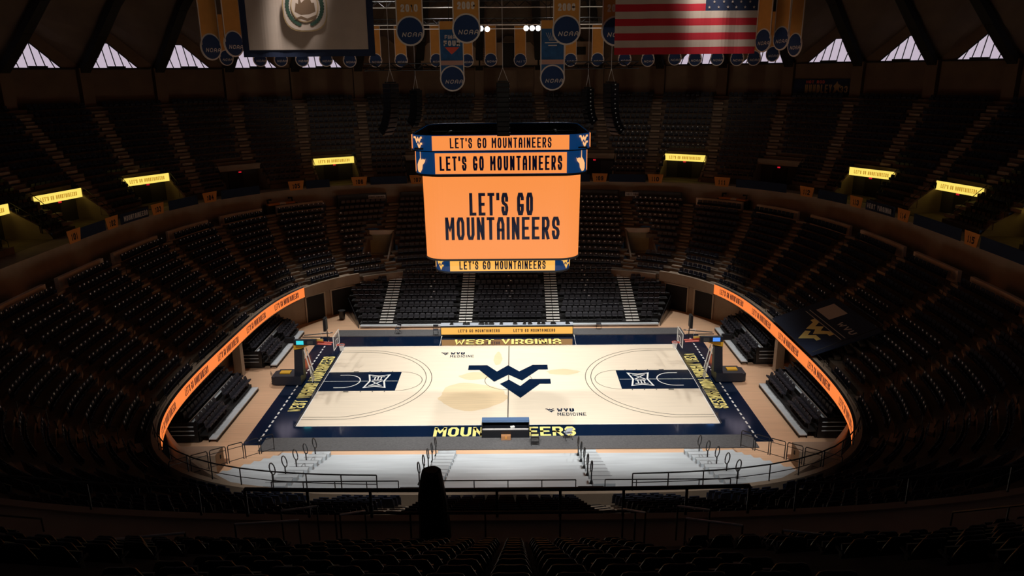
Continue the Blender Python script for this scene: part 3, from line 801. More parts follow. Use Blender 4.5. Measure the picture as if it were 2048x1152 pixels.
for xa in (-11.6, -4.3, 4.3, 11.6):
    mb = MB()
    for i in range(NN):
        y, z = nrow(i); mb.box((xa*.985 if abs(xa) > 10 else xa+.6*(1 if xa > 0 else 1), y-.2+17, z+.13), (1.1, .36, .26), 'metal'); mb.box((xa*.985 if abs(xa) > 10 else xa+.6, y-.02+17, z+.255), (1.1, .02, .02), 'black')
    mb.build('aisle_step', e)
# oval aisle posts
POSTN = {-11.6: 'left outer', -4.3: 'left inner', 4.3: 'right inner', 11.6: 'right outer'}
for xa in (-11.6, -4.3, 4.3, 11.6):
    for j in range(5):
        y, z = nrow(j*2+1); y += .1
        p = empty('aisle_handrail', (xa, y, z), 0, 'black oval loop handrail, near stand %s aisle, %s up from floor' % (POSTN[xa], ordi(j)), 'handrail', 'oval loop handrails on the near stand')
        mb = MB(); mb.tube([(0, 0, 0), (0, 0, .62)], .035, 'metal_dk', 6); mb.tube([(0, 0, 0), (0, 0, .16)], .11, 'metal_dk', 8, r2=.04); mb.build('post', p)
        mb = MB(); tl = .34; k = 14
        mb.tube([(0, .42*cos(2*PI*q/k)*.9, .93+.31*sin(2*PI*q/k)-.30*cos(2*PI*q/k)) for q in range(k)], .032, 'metal_dk', 6, True); mb.build('loop', p)
# square guard frames on the wing ends
for s in (-1, 1):
    for j in range(6):
        i = 1.0+j*1.55; y, z = nrow(i); x0, y0_ = 14.15+i*.25, y+.75+.3; x1, y1_ = 14.15+(i+1.35)*.25, y0_-1.25
        p = empty('guard_rail', (s*x0, y0_, z), 0, 'square brown guard rail on the %s wing edge, near stand, %s from court' % ('left' if s < 0 else 'right', ordi(j)), 'guard rail', 'square guard frames on the near stand wings')
        mb = MB(); zz = .45
        a, b = Vector((0, 0, 0)), Vector((s*(x1-x0), y1_-y0_, .42))
        mb.tube([a, a+Vector((0, 0, 1.0)), a+(b-a)*.06+Vector((0, 0, 1.08)), a+(b-a)*.94+Vector((0, 0, 1.08)), b+Vector((0, 0, 1.0)), b], .028, 'metal_dk', 6); mb.build('frame', p)
        mb = MB(); mb.tube([a+Vector((0, 0, .84)), b+Vector((0, 0, .84))], .02, 'metal_dk', 5); mb.tube([a+Vector((0, 0, .1)), b+Vector((0, 0, .1))], .02, 'metal_dk', 5); mb.build('crossbar', p)

# ------------------------------------------------------------------ rails
def rail(pts, label, name='guard_rail', post=1.8, h=.95, r=.03, mat='metal_dk', mid=1, group=None, rp=None):
    """top rail through pts (x, y, z of the top), posts to the ground h below"""
    P = [Vector(p) for p in pts]; e = empty(name, tuple(P[0]-Vector((0, 0, h))), 0, label, 'guard rail', group); O = P[0]-Vector((0, 0, h))
    mb = MB(); mb.tube([p-O for p in P], r, mat, 6); mb.build('top_rail', e)
    Ls = [0]
    for a, b in zip(P, P[1:]): Ls.append(Ls[-1]+(b-a).length)
    n = max(1, round(Ls[-1]/post)) if post else 1
    def at(s):
        for i in range(len(P)-1):
            if s <= Ls[i+1]+1e-6: return P[i].lerp(P[i+1], (s-Ls[i])/max(1e-6, Ls[i+1]-Ls[i]))
        return P[-1]
    for i in range(n+1):
        q = at(Ls[-1]*i/n)-O; mb = MB(); mb.tube([q, q-Vector((0, 0, h))], rp or r*.85, 'metal_dk', 6); mb.build('post', e)
    if mid:
        mb = MB()
        for k in range(mid): mb.tube([p-O-Vector((0, 0, h*(k+1)/(mid+1))) for p in P], r*.6, 'metal_dk', 5)
        mb.build('mid_rail', e)
    return e
for x0, x1, nm in ((-11.2, -5.1, 'left'), (-3.1, 3.4, 'middle'), (4.8, 10.8, 'right')):
    rail([(x0, -21.7, 4.15), (x1, -21.7, 4.15)], 'black pipe rail along the back of the near stand, %s section' % nm, post=1.55, h=.9, mid=0)
rail([(-5.0, -21.9, 3.9), (-3.2, -21.9, 3.9)], 'short black barred rail in the left gap behind the near stand', post=.5, h=.8, mid=2)
rail([(3.5, -21.9, 3.9), (4.7, -21.9, 3.9)], 'short black barred rail in the right gap behind the near stand', post=.4, h=.8, mid=2)
def curve(fr, a0, a1, z, st=3, off=0.): n = max(1, int(abs(a1-a0)/st)); return [pp(fr(rad(a0+(a1-a0)*i/n))+off, rad(a0+(a1-a0)*i/n), z) for i in range(n+1)]
rail(curve(rF, 168.2, 191.8, 11.5, 3, .12), 'thick black rail across the middle of the near upper walkway edge', h=.92, r=.06, mid=0, post=1.8, rp=.045)
for a0, a1, s in ((135, 166, 'right'), (104, 134, 'far right'), (-166, -135, 'left'), (-134, -104, 'far left')):
    rail(curve(rF, a0, a1, 11.5, 3, .12), 'dark rail on the upper walkway edge, near %s' % s, h=.92, r=.04, mid=0, post=3.2)
rail([(-4.1, -36.6, 12.05), (3.6, -36.6, 12.05)], 'dark rail in front of the near centre seat block', h=1.3, r=.03, mid=0, post=1.9)
for a0, a1, s in ((55.5, 90, 'right far'), (91, 130, 'right near'), (-90, -55.5, 'left far'), (-130, -91, 'left near')):
    rail(curve(rI, a0, a1, 4.35, 3, .2), 'thin dark rail above the ribbon board, %s half' % s, h=.45, r=.02, mid=0, post=2.2)
for a0, a1, s in ((131, 165, 'right'), (-165, -131, 'left')):
    rail(curve(rI, a0, a1, 4.85, 3, .1), 'black pipe rail curving round the %s corner of the lower bowl' % s, h=.95, r=.035, mid=1, post=1.6)
# polished aisle handrails near the camera
HR = [([(-6.45, -37.2, 12.15), (-4.95, -36.9, 12.05)], 'left of the centre block, front'), ([(-5.7, -36.0, 11.75), (-4.8, -35.8, 11.75)], 'left, on the walkway edge'), ([(-3.9, -36.9, 12.2), (-3.35, -36.5, 12.05)], 'at the left front corner of the centre block'),
      ([(3.3, -36.5, 12.05), (3.8, -36.9, 12.2)], 'at the right front corner of the centre block'), ([(4.85, -35.9, 11.75), (5.65, -36.1, 11.75)], 'right, on the walkway edge'), ([(4.8, -37.0, 12.1), (6.1, -37.4, 12.15)], 'right of the centre block, front'),
      ([(-11.2, -39.6, 13.1), (-6.9, -38.8, 13.0)], 'long one in front of the left seats'), ([(6.5, -38.85, 13.0), (9.5, -39.6, 13.05)], 'long one in front of the right seats')]
for pts, w in HR: rail(pts, 'polished metal handrail near the camera, %s' % w, 'aisle_handrail', post=1.6, h=1.05, r=.028, mat='chrome', mid=0, group='polished aisle handrails')
# long aisle handrails in the lower bowl
for out, inn in LA:
    if not (60 < abs(out) < 130): continue
    s = 'left' if out < 0 else 'right'
    for q, f0 in enumerate((.12, .42, .72)):
        th0, th1 = rad(inn+(out-inn)*f0), rad(inn+(out-inn)*(f0+.12)); i0, i1 = f0*NL, (f0+.12)*NL
        rail([pp(rL(i0, th0)+.3, th0, ZL0+(ZL1-ZL0)*i0/(NL-1)+.95), pp(rL(i1, th1)+.3, th1, ZL0+(ZL1-ZL0)*i1/(NL-1)+.95)],
             'thin stair rail, %s lower bowl, %s aisle from the far end, %s from court' % (s, {68.7: 'first', 83.2: 'second', 96.7: 'third', 111: 'fourth', 125: 'fifth'}.get(abs(out), 'first'), ordi(q)), 'aisle_handrail', post=2, h=.95, r=.02, mid=0, group='stair rails in the lower bowl aisles')

# ------------------------------------------------------------------ ribbon boards
def arclen(a0, a1, n=240):
    A_ = [rad(a0+(a1-a0)*i/n) for i in range(n+1)]; P_ = [Vector(pp(rI(t)-.16, t, 0)) for t in A_]; L_ = [0]
    for a, b in zip(P_, P_[1:]): L_.append(L_[-1]+(b-a).length)
    def f(s):
        s = max(0, min(L_[-1]-1e-6, s)); lo = int(np.searchsorted(L_, s, side='right'))-1; u = (s-L_[lo])/max(1e-9, L_[lo+1]-L_[lo])
        q = P_[lo].lerp(P_[lo+1], u); d = (P_[lo+1]-P_[lo]).normalized(); return q, d
    return f, L_[-1]
for s, a0, a1, nm in ((-1, -130.5, -55.6, 'left'), (1, 55.6, 130.5, 'right')):
    f, Lt = arclen(a0, a1)
    e = empty('ribbon_board', (s*20.9, -2, 3.), 0, 'long curved orange LED ribbon board along the %s side of the lower bowl' % nm, 'LED board'); O = Vector((s*20.9, -2, 3.))
    mb = MB(); n = 60
    vs = []
    for i in range(n+1):
        q, d = f(Lt*i/n); nrm = Vector((d.y, -d.x, 0)); nrm = nrm if nrm.dot(q) > 0 else -nrm
        for z, o_ in ((2.98, 0), (3.9, 0), (3.94, .16), (2.94, .16)): vs.append(tuple(q+nrm*o_+Vector((0, 0, z))-O))
    fr = MB(); sc = MB()
    for i in range(n):
        a = 4*i; b = a+4; sc.add([vs[a], vs[b], vs[b+1], vs[a+1]], [(0, 1, 2, 3)], 'ledr')
        fr.add([vs[a+1], vs[b+1], vs[b+2], vs[a+2]], [(0, 1, 2, 3)], 'black'); fr.add([vs[a+2], vs[b+2], vs[b+3], vs[a+3]], [(0, 1, 2, 3)], 'black'); fr.add([vs[a+3], vs[b+3], vs[b], vs[a]], [(0, 1, 2, 3)], 'black')
    sc.build('screen', e); fr.build('casing', e)
    tx = MB(); N5 = 5
    for k in range(N5):
        c = Lt*(k+.5)/N5+(.0)
        def mf(x, y, s=s, f=f):
            q, d = f(x if s > 0 else x); nrm = Vector((d.y, -d.x, 0)); nrm = nrm if nrm.dot(q) > 0 else -nrm
            return tuple(q-nrm*.012+Vector((0, 0, y))-O)
        # arc length runs with increasing angle: far to near on the right, near to far on the left
        lettering(tx, "LET'S GO MOUNTAINEERS", mf, c-2.05, c+2.05, 3.19, 3.70, .075, 'ledd', gap=.4)
    tx.build('lettering', e)

# ------------------------------------------------------------------ hanging scoreboard
BX = -.27
sb = empty('hanging_scoreboard', (BX, 0, 10), 0, 'four-sided hanging video scoreboard glowing orange above centre court', 'scoreboard')
def rsq(s, r, n=7):
    pts = []
    for cx, cy, a in ((s-r, -(s-r), -90), (s-r, s-r, 0), (-(s-r), s-r, 90), (-(s-r), -(s-r), 180)):
        for i in range(n+1): t = rad(a+90*i/n); pts.append((cx+r*cos(t), cy+r*sin(t)))
    return pts   # starts at front right, counter-clockwise
def bow(pts, s, k):   # slight outward bow of each face
    out = []
    for x, y in pts: out.append((x*(1+k*(1-min(1, abs(y)/s)**2)*(1 if abs(x) >= s-1e-3 else 0)), y*(1+k*(1-min(1, abs(x)/s)**2)*(1 if abs(y) >= s-1e-3 else 0))))
    return out
def band(mb, pts, z0, z1, m, taper=1.):
    n = len(pts)
    mb.add([(x*taper, y*taper, z0) for x, y in pts]+[(x, y, z1) for x, y in pts], [(i, (i+1) % n, n+(i+1) % n, n+i) for i in range(n)], m)
def frame_ring(pts, z, h, m, mb, grow=1.012):
    n = len(pts)
    q = [(x*grow, y*grow) for x, y in pts]; mb.prism(q, z, z+h, m)
def ledring(nm, s, r, z0, z1, fl, texts, corner, logo, pan='led', sz=1.):
    """ring of LED: navy corners, orange flat faces with lettering"""
    z0 -= 10; z1 -= 10
    p = MB(); band(p, rsq(s, r), z0, z1, corner); o = p.build(nm, sb)
    t = MB(); d = .03
    for q in range(4):
        a = q*PI/2; c_, s_ = cos(a), sin(a)
        f = lambda x, y, off=0.: (x*c_+(s+off)*s_, x*s_-(s+off)*c_, y)
        t.poly([f(-fl, z0+.03, d), f(fl, z0+.03, d), f(fl, z1-.03, d), f(-fl, z1-.03, d)], pan)
        g_ = lambda x, y: f(x, y, d+.015)
        h = z1-z0
        lettering(t, texts, g_, -fl*sz, fl*sz, z0+h*.17, z1-h*.17, h*.092, 'ledd', gap=.40)
    t.build(nm+'_panel', o)
    l = MB()
    for q in range(4):     # corner emblems, on the corner faces
        a = q*PI/2+PI/4
        for da in (1,):
            c_, s_ = cos(q*PI/2), sin(q*PI/2); base = (s-r+r*.72, -(s-r+r*.72)); ux = (.7071, .7071)
            def g2(x, y):
                X, Y = base[0]+x*ux[0], base[1]+x*ux[1]; return (X*c_-Y*s_, X*s_+Y*c_, y)
            h = z1-z0; k_ = h/7.4
            if logo == 'wv': flying(l, g2, k_, 'ledp' if pan == 'led' else 'ledy', 0, (z0+z1)/2)
            else:
                S_ = [(-.30, -.55), (-.1, -.6), (.12, -.35), (.18, -.1), (.42, .08), (.5, .3), (.38, .22), (.2, .28), (.1, .2), (.0, .3), (-.02, .72), (-.07, .72), (-.08, .3), (-.25, .12), (-.38, -.1), (-.38, -.4)]
                S_ = [(x*.95*(1 if q == 3 else -1), y*1.05) for x, y in S_]
                l.add([g2(x, (z0+z1)/2+y) for x, y in S_], [tuple(t_) for t_ in tri2(S_)], 'ledp')
    l.build('corner_emblem', o)
    return o
ledring('upper_ring', 5.78, 1.8, 18.18, 19.15, 4.33, "LET'S GO MOUNTAINEERS", 'ledn', 'wv', sz=.74)
ledring('middle_ring', 5.6, 1.6, 16.68, 18.06, 4.2, "LET'S GO MOUNTAINEERS", 'ledn', 'state', sz=.93)
ledring('lower_ring', 4.6, 1.2, 9.98, 10.85, 3.55, "LET'S GO MOUNTAINEERS", 'ledn', 'wv', pan='leds', sz=.82)
mp_ = MB(); band(mp_, rsq(5.25, 1.45), .99, 6.48, 'led', .985); o = mp_.build('main_screen', sb)
for q in range(4):
    t = MB()
    a = q*PI/2; c_, s_ = cos(a), sin(a)
    def g3(x, y, c_=c_, s_=s_):
        k_ = 5.25*(.985+.015*(y-.99)/5.49)+.03; return (x*c_+k_*s_, x*s_-k_*c_, y)
    lettering(t, "LET'S GO", g3, -2.1, 2.05, 3.93, 5.42, .2, 'ledd', gap=.34)
    lettering(t, 'MOUNTAINEERS', g3, -3.72, 3.8, 2.3, 3.82, .2, 'ledd', gap=.3)
    t.build('screen_lettering', o)
mb = MB()
for s_, r_, z, h in ((5.78, 1.8, 18.12, .06), (5.6, 1.6, 16.55, .13), (5.25, 1.45, 16.48, .07), (5.17, 1.43, 10.86, .12), (4.6, 1.2, 9.88, .1)): frame_ring(rsq(s_, r_), z-10, h, 'black', mb, 1.008)
mb.build('frame', sb)
mb = MB(); top = rsq(5.74, 1.8); band(mb, rsq(5.70, 1.75), 8.2, 9.14, 'black')
mb.tube([(x, y, 9.17) for x, y in top], .03, 'metal_dk', 5, True)
for y in (-4, -2, 0, 2, 4): mb.box((0, y, 8.6), (10.8, .18, .2), 'black')
for x in (-4, 0, 4): mb.box((x, 0, 8.6), (.18, 10.8, .2), 'black')
mb.box((0, 0, 8.3), (11., 11., .1), 'black')
mb.build('top_truss', sb)
mb = MB()
for x in (-3.5, 3.5):
    for y in (-3.5, 3.5): mb.tube([(x, y, 9.2), (x*.8, y*.8, 30)], .02, 'metal_dk', 5)
mb.build('hanging_cable', sb)

# ------------------------------------------------------------------ line array loudspeakers
def line_array(name, x, y, z, n, w, hb, curve_, yaw, label, d=.55):
    e = empty(name, (x, y, z), yaw, label, 'loudspeaker', 'line array loudspeakers round the scoreboard')
    cy, cz, a = 0., 0., 0.
    for i in range(n):
        mb = MB(); mb.box((0, 0, 0), (w, d, hb*.93), 'gloss'); mb.box((0, -d/2-.01, 0), (w*.9, .02, hb*.75), 'black')
        mb.box((w/2+.01, 0, hb*.2), (.02, .07, .06), 'plate')
        o = mb.build('cabinet', e); o.location = (0, cy, cz); o.rotation_euler = (a, 0, 0)
        cy += sin(a)*hb; cz -= cos(a)*hb; a += curve_*i/n
    mb = MB(); mb.box((0, 0, hb*.7), (w*.8, d*.6, .08), 'metal_dk')
    for s in (-1, 1): mb.tube([(s*w*.4, 0, hb*.7), (0, 0, 1.0)], .015, 'chrome', 5)
    mb.tube([(0, 0, 1.0), (0, 0, 6.5)], .015, 'chrome', 5); mb.build('rigging', e)
line_array('line_array_speaker', -.07, -6.6, 22.2, 11, .78, .29, 0., 0, 'black hanging loudspeaker column directly above the scoreboard')
line_array('line_array_speaker', -6.9, -6.5, 22.2, 11, .85, .28, .19, rad(60), 'dark curved hanging loudspeaker array, outermost on the left')
line_array('line_array_speaker', -5.5, -5.6, 21.8, 9, .55, .24, .22, rad(60), 'slim black curved loudspeaker array, inner on the left')
line_array('line_array_speaker', 6.5, -6.5, 22.1, 11, .85, .28, .19, rad(-60), 'dark curved hanging loudspeaker array, outermost on the right')
line_array('line_array_speaker', 5.2, -5.6, 21.8, 9, .55, .24, .22, rad(-60), 'slim black curved loudspeaker array, inner on the right')
def truss(p0, p1, label, w=.4, n=None):
    P0, P1 = Vector(p0), Vector(p1); d = (P1-P0); L_ = d.length; d.normalize(); u = d.cross(Vector((0, 0, 1))).normalized()*w/2; v = Vector((0, 0, w/2))
    e = empty('lighting_truss', p0, 0, label, 'truss'); mb = MB()
    for a, b in ((1, 1), (1, -1), (-1, 1), (-1, -1)): mb.tube([u*a+v*b, P1-P0+u*a+v*b], .03, 'metal_dk', 5)
    mb.build('chord', e); mb = MB(); n = n or int(L_/w/1.2)
    for i in range(n):
        a, b = d*(L_*i/n), d*(L_*(i+1)/n)
        for s in (-1, 1): mb.tube([a+u*s+v*(1 if i % 2 else -1), b+u*s-v*(1 if i % 2 else -1)], .018, 'metal_dk', 4)
    mb.build('bracing', e)
truss((-8.5, -6.0, 23.3), (-3.8, -6.0, 23.3), 'dark box truss carrying the left loudspeakers')
truss((3.6, -6.0, 23.3), (8.2, -6.0, 23.3), 'dark box truss carrying the right loudspeakers')
truss((-20, 20, 27.6), (20, 20, 27.6), 'long catwalk truss with white lamps across the dome, nearer one')
truss((-22, 24, 29.4), (22, 24, 29.4), 'long catwalk truss high under the dome, farther one', .6)
for k, z in enumerate((27.0, 27.35, 28.9)):
    mb = MB(); mb.tube([(-16, 21, z), (14, 21, z-.1)], .05, 'chrome', 6)
    tag(mb.build('catwalk_pipe'), 'pale metal catwalk pipe across the dome, %s of three' % ('lowest', 'middle', 'topmost')[k], 'pipe', 'catwalk pipes')
for k, (x, z) in enumerate(((-2.41, 26.88), (-1.81, 26.83), (1.79, 26.88), (2.35, 26.88), (2.91, 26.87))):
    e = empty('arena_lamp', (x, 19.6, z), 0, 'round white arena lamp glowing on the catwalk, %s from left' % ordi(k), 'lamp', 'white arena lamps on the catwalk')
    mb = MB(); kk = 12
    mb.add([(.24*cos(2*PI*i/kk), -.1, .24*sin(2*PI*i/kk)) for i in range(kk)]+[(0, -.14, 0)], [(i, (i+1) % kk, kk) for i in range(kk)], 'lamp'); mb.build('lens', e)
    mb = MB(); mb.tube([(0, -.1, 0), (0, .35, 0)], .26, 'metal_dk', 12, r2=.15); mb.tube([(0, .1, .2), (0, .1, .6)], .02, 'metal_dk', 5); mb.build('housing', e)

# ------------------------------------------------------------------ banners
def disc(mb, r, y, m, z0=0., n=28): mb.add([(r*cos(2*PI*i/n), y, z0+r*sin(2*PI*i/n)) for i in range(n)], [tuple(range(n))], m)
def banner(x, y, z, rz, h, w, label, body='bgold', txt='NCAA', sub=None, r=.70, group='championship banners hanging under the dome'):
    """origin at the centre of the round badge; cloth rises h above it"""
    e = empty('championship_banner', (x, y, z), rz, label, 'banner', group)
    mb = MB(); mb.box((0, .03, h/2+.1), (w, .03, h), body)
    for s in (-1, 1): mb.box((s*(w/2-.03), .0, h/2+.1), (.06, .035, h), 'btrim')
    mb.build('cloth', e)
    mb = MB(); disc(mb, r*1.08, .01, 'btrim'); disc(mb, r*1.08, .06, 'btrim'); disc(mb, r*.96, -.005, 'bnavy')
    o = mb.build('round_badge', e)
    mb = MB(); lettering(mb, txt, lambda a, b: (a, -.02, b), -r*.62, r*.86, -r*.42, -r*.1, r*.055, 'btrim', gap=.4, slant=.25); mb.build('badge_lettering', o)
    if sub:
        mb = MB(); lettering(mb, sub, lambda a, b: (a, -.0, b), -.45, .45, .95, 1.32, .08, 'btrim'); mb.build('cloth_lettering', e)
    return e
SM = [(-50.1, 24.6), (-44.4, 24.5), (-40.8, 24.5), (-37.1, 24.5), (-32.9, 24.5), (-28.7, 24.4), (-24.1, 24.4), (-19.5, 24.4), (-13.1, 24.4), (-7.5, 24.35), (-3.2, 24.4), (2.2, 24.35), (11.4, 24.3), (16.3, 24.3), (21.2, 24.3), (25.4, 24.2), (30.2, 24.3), (33.8, 24.2), (37.7, 24.2), (41.2, 24.15), (44.1, 24.15), (47.3, 24.5)]
for j, (a, z) in enumerate(SM):
    t = rad(a); hh = 3.6 if abs(a) < 26 else 3.9
    banner(*pp(36, t, 0)[:2], z, -t, hh, 1.32, 'small gold banner with navy badge in the far dome row, %s from left' % ordi(j), txt='NIT' if j == 11 else 'NCAA')
LG = [(-4.85, 25.05, '2010', 'leftmost of the large front ones'), (-1.88, 25.15, '2009', 'large front one left of centre'), (3.38, 25.02, '2008', 'large front one right of centre'), (5.96, 24.95, '2006', 'large front one half behind the striped flag')]
for x, z, s, w in LG: banner(x, -12, z, 0, 3.2, 1.42, 'gold banner with big round navy badge, %s' % w, sub=s, r=.7)
for x, nm in ((-3.01, 'left'), (2.86, 'right')):
    e = banner(x, -8, 22.6, 0, 3.05, 1.42, 'long blue banner with lowest round badge, %s of centre' % nm, 'bblue', r=.68)
    mb = MB(); mb.box((0, 0, .88), (1.3, .02, .26), 'bpink'); mb.box((0, 0, 2.95), (1.3, .02, .45), 'bgold'); mb.build('cloth_band', e)
    mb = MB()
    if nm == 'left':
        P_ = [(-.4, 1.75), (.45, 1.75), (.25, 1.55), (.0, 1.35), (-.2, 1.55)]
        mb.add([(a, -.002, b) for a, b in P_], [tuple(t_) for t_ in tri2(P_)], 'red')
        lettering(mb, 'FINAL', lambda a, b: (a, -.004, b), -.38, .42, 2.2, 2.42, .045, 'btrim'); lettering(mb, 'FOUR', lambda a, b: (a, -.004, b), -.45, .5, 1.82, 2.12, .08, 'btrim')
    else:
        for z_ in (1.95, 1.8): mb.box((0, -.0, z_), (.9 if z_ > 1.9 else .5, .01, .05), 'btrim')
        for q in range(7): mb.tube([((q-3)*.05, 0, 2.05), ((q-3)*.13, 0, 2.5)], .01, 'btrim', 4)
    mb.build('cloth_emblem', e)
for x, y, z, rz, h, w in ((-17, -7.9, 24.5, 62, 4, 'far left pair, outer'), (-16, -6.9, 24.7, 62, 4, 'far left pair, beside the state flag'), (17, -1.8, 24.8, -66, 4, 'right cluster, beside the striped flag'), (18, -2.3, 24.9, -68, 4, 'right cluster, middle'), (19, -2.1, 24.5, -74, 4, 'right cluster, outermost')):
    banner(x, y, z, rad(rz), h, 1.35, 'gold banner turned sideways with dark badge, %s' % w)
# flags
def wavy(pts_x, z0, z1, m, mb, y0=0., seed=0, n=40):
    x0, x1 = pts_x; vs = []
    for i in range(n+1):
        x = x0+(x1-x0)*i/n; y = y0+.07*sin(x*2.1+seed)+.03*sin(x*5.3+seed)
        vs += [(x, y, z0), (x, y, z1), (x, y+.02, z1), (x, y+.02, z0)]
    mb.add(vs, [(4*i, 4*i+4, 4*i+5, 4*i+1) for i in range(n)]+[(4*i+2, 4*i+6, 4*i+7, 4*i+3) for i in range(n)]+[(4*i, 4*i+3, 4*i+7, 4*i+4) for i in range(n)]+[(4*i+1, 4*i+5, 4*i+6, 4*i+2) for i in range(n)], m)
e = empty('striped_flag', (9.1, -14.5, 23.7), 0, 'huge red and white striped flag with navy star canton hanging at upper right', 'flag')
mb = MB(); sh = .337
for i in range(13):
    xr = 1.0 if i >= 6 else 1.0
    wavy((-3.5, 3.5 if i < 6 else .92), i*sh, (i+1)*sh, 'flagr' if i % 2 == 0 else 'flagw', mb, 0, 1)
mb.build('stripes', e)
mb = MB(); wavy((.92, 3.5), 6*sh-.0, 13*sh, 'flagb', mb, 0, 1); o = mb.build('canton', e)
mb = MB()
for r_ in range(9):
    for c in range(6 if r_ % 2 == 0 else 5):
        x = 1.1+(.23 if r_ % 2 else 0)+c*.44; z = 6*sh+.16+r_*.25; y = .07*sin(x*2.1+1)+.03*sin(x*5.3+1)-.012
        P_ = [((.075 if q % 2 == 0 else .03)*cos(PI/2+q*PI/5), (.075 if q % 2 == 0 else .03)*sin(PI/2+q*PI/5)) for q in range(10)]
        mb.add([(x+a, y, z+b) for a, b in P_], [tuple(t_) for t_ in tri2(P_)], 'flagw')
mb.build('star', o)
e = empty('state_flag', (-9.6, -14.5, 23.75), 0, 'huge cream state flag with navy border and round seal hanging at upper left', 'flag')
mb = MB(); wavy((-3.28, 3.3), 0, 4.2, 'flagb', mb, 0, 3); mb.build('border', e)
mb = MB(); wavy((-2.95, 2.97), .33, 3.9, 'flagw', mb, -.03, 3); mb.build('field', e)
mb = MB()
def ell(cx, cz, rx, rz_, m, y, n=26, sq=1.): mb.add([(cx+rx*abs(cos(2*PI*i/n))**sq*(1 if cos(2*PI*i/n) > 0 else -1), y, cz+rz_*abs(sin(2*PI*i/n))**sq*(1 if sin(2*PI*i/n) > 0 else -1)) for i in range(n)], [tuple(range(n))], m)
ell(0, 2.3, 1.1, 1.12, 'seal1', -.15, sq=.7); ell(0, 2.3, 1.05, 1.07, 'flagw', -.155, sq=.7)
for q in range(34):
    a = -PI*1.28+q*PI*1.56/33
    if abs(a+PI/2) < .25: continue
    ell(.86*cos(a), 2.35+.9*sin(a), .11, .085, 'seal2', -.16-.0005*q, 7)
ell(0, 2.35, .68, .75, 'seal1', -.18); ell(0, 2.35, .64, .71, 'flagw', -.182); 
P_ = [(-.5, 2.1), (-.42, 2.5), (-.3, 2.45), (-.25, 2.9), (-.15, 2.5), (.1, 2.7), (.25, 2.85), (.35, 2.5), (.48, 2.5), (.52, 2.1), (.2, 1.98), (-.2, 1.95)]
mb.add([(a, -.184, b) for a, b in P_], [tuple(t_) for t_ in tri2(P_)], 'seal3')
P_ = [(-.6, 1.75), (-.2, 1.9), (.1, 1.78), (.55, 1.95), (.5, 1.8), (.1, 1.66), (-.2, 1.76)]
mb.add([(a, -.184, b) for a, b in P_], [tuple(t_) for t_ in tri2(P_)], 'seal3')
mb.build('seal', e)

# ------------------------------------------------------------------ press boxes between the far windows
for k, nm in ((-1, 'left'), (0, 'middle'), (1, 'right')):
    t = rad(9*k); e = empty('press_box', pp(49.6, t, 23.9), -t, 'tan press box under the far dome, %s of three' % nm, 'press box', 'press boxes under the far dome')
    mb = MB(); mb.box((0, 1., 1.45), (7.6, 2., 2.9), 'tan'); mb.build('panel', e)
    mb = MB()
    if k == 0:
        for q in range(8): mb.box((-2.6, -.04, .3+q*.28), (1.9, .06, .07), 'seal3')
        mb.box((.3, -.04, 1.4), (2.2, .06, 2.9), 'ribm')
    else: mb.box((-k*1.6, -.04, 1.3), (.08, .06, 2.4), 'ribm'); mb.box((k*1.2, -.04, 1.75), (2.3, .06, 1.), 'ribm')
    mb.box((0, -.05, -.05), (7.8, .1, .14), 'ribm')
    mb.build('trim_strip', e)

# ------------------------------------------------------------------ section cards, drapes and signs on the upper rail
CARDS = [(-84.3, '101'), (-75.4, '102'), (-64.9, '103'), (-54.1, '104'), (-38.7, '105'), (-27.9, '106'), (-17.6, '107'), (17.3, '109'), (27.2, '110'), (38.6, '111'), (53.8, '112'), (64, '113'), (75., '114'), (90.7, '115')]
for a, s in CARDS:
    t = rad(a); d = .01; P0 = Vector(pp(rF(t-d), t-d, 0)); P1 = Vector(pp(rF(t+d), t+d, 0)); dv = (P1-P0).normalized(); yaw = math.atan2(dv.y, dv.x)
    e = empty('section_card', pp(rF(t)-.06, t, 10.5), yaw, 'gold cloth card reading %s on the upper rail' % s, 'sign', 'gold section cards on the upper rail')
    mb = MB(); mb.slab([(-.72, 0, 0), (.72, 0, 0), (.92, 0, 1.02), (-.92, 0, 1.02)], (0, .03, 0), 'card'); mb.build('cloth', e)
    mb = MB(); lettering(mb, s, lambda x, y: (x, -.012, y), -.42, .42, .2, .72, .11, 'cardt', gap=.25); mb.build('number', e)
DR = [(-73.5, -67, 'MOUNTAINEERS', 'left'), (66.2, 73, 'WEST VIRGINIA', 'right')]
def drape(a0, a1, label, txt=None):
    am = rad((a0+a1)/2); O = Vector(pp(rF(am), am, 10.5)); e = empty('rail_drape', tuple(O), 0, label, 'drape', None); n = 6; mb = MB()
    P_ = [Vector(pp(rF(rad(a0+(a1-a0)*i/n))-.04, rad(a0+(a1-a0)*i/n), 10.55)) for i in range(n+1)]
    for i in range(n): mb.slab([P_[i]-O, P_[i+1]-O, P_[i+1]-O+Vector((0, 0, .9)), P_[i]-O+Vector((0, 0, .9))], (P_[i]-O).normalized()*0+Vector((sin(am)*.02, cos(am)*.02, 0)), 'bdrape')
    mb.build('cloth', e)
    if txt:
        d = (P_[-1]-P_[0]); L_ = d.length; d.normalize(); nr = Vector((-sin(am), -cos(am), 0)); mid = (P_[0]+P_[-1])/2-O+nr*.16; mb = MB()
        lettering(mb, txt, lambda x, y: tuple(mid+d*x+nr*0+Vector((0, 0, y))), -L_*.42, L_*.42, .25, .7, .09, 'sgnw', gap=.3); mb.build('lettering', e)
for a0, a1, tx, sd in DR: drape(a0, a1, 'navy drape lettered %s in white on the %s upper rail' % (tx, sd), tx)
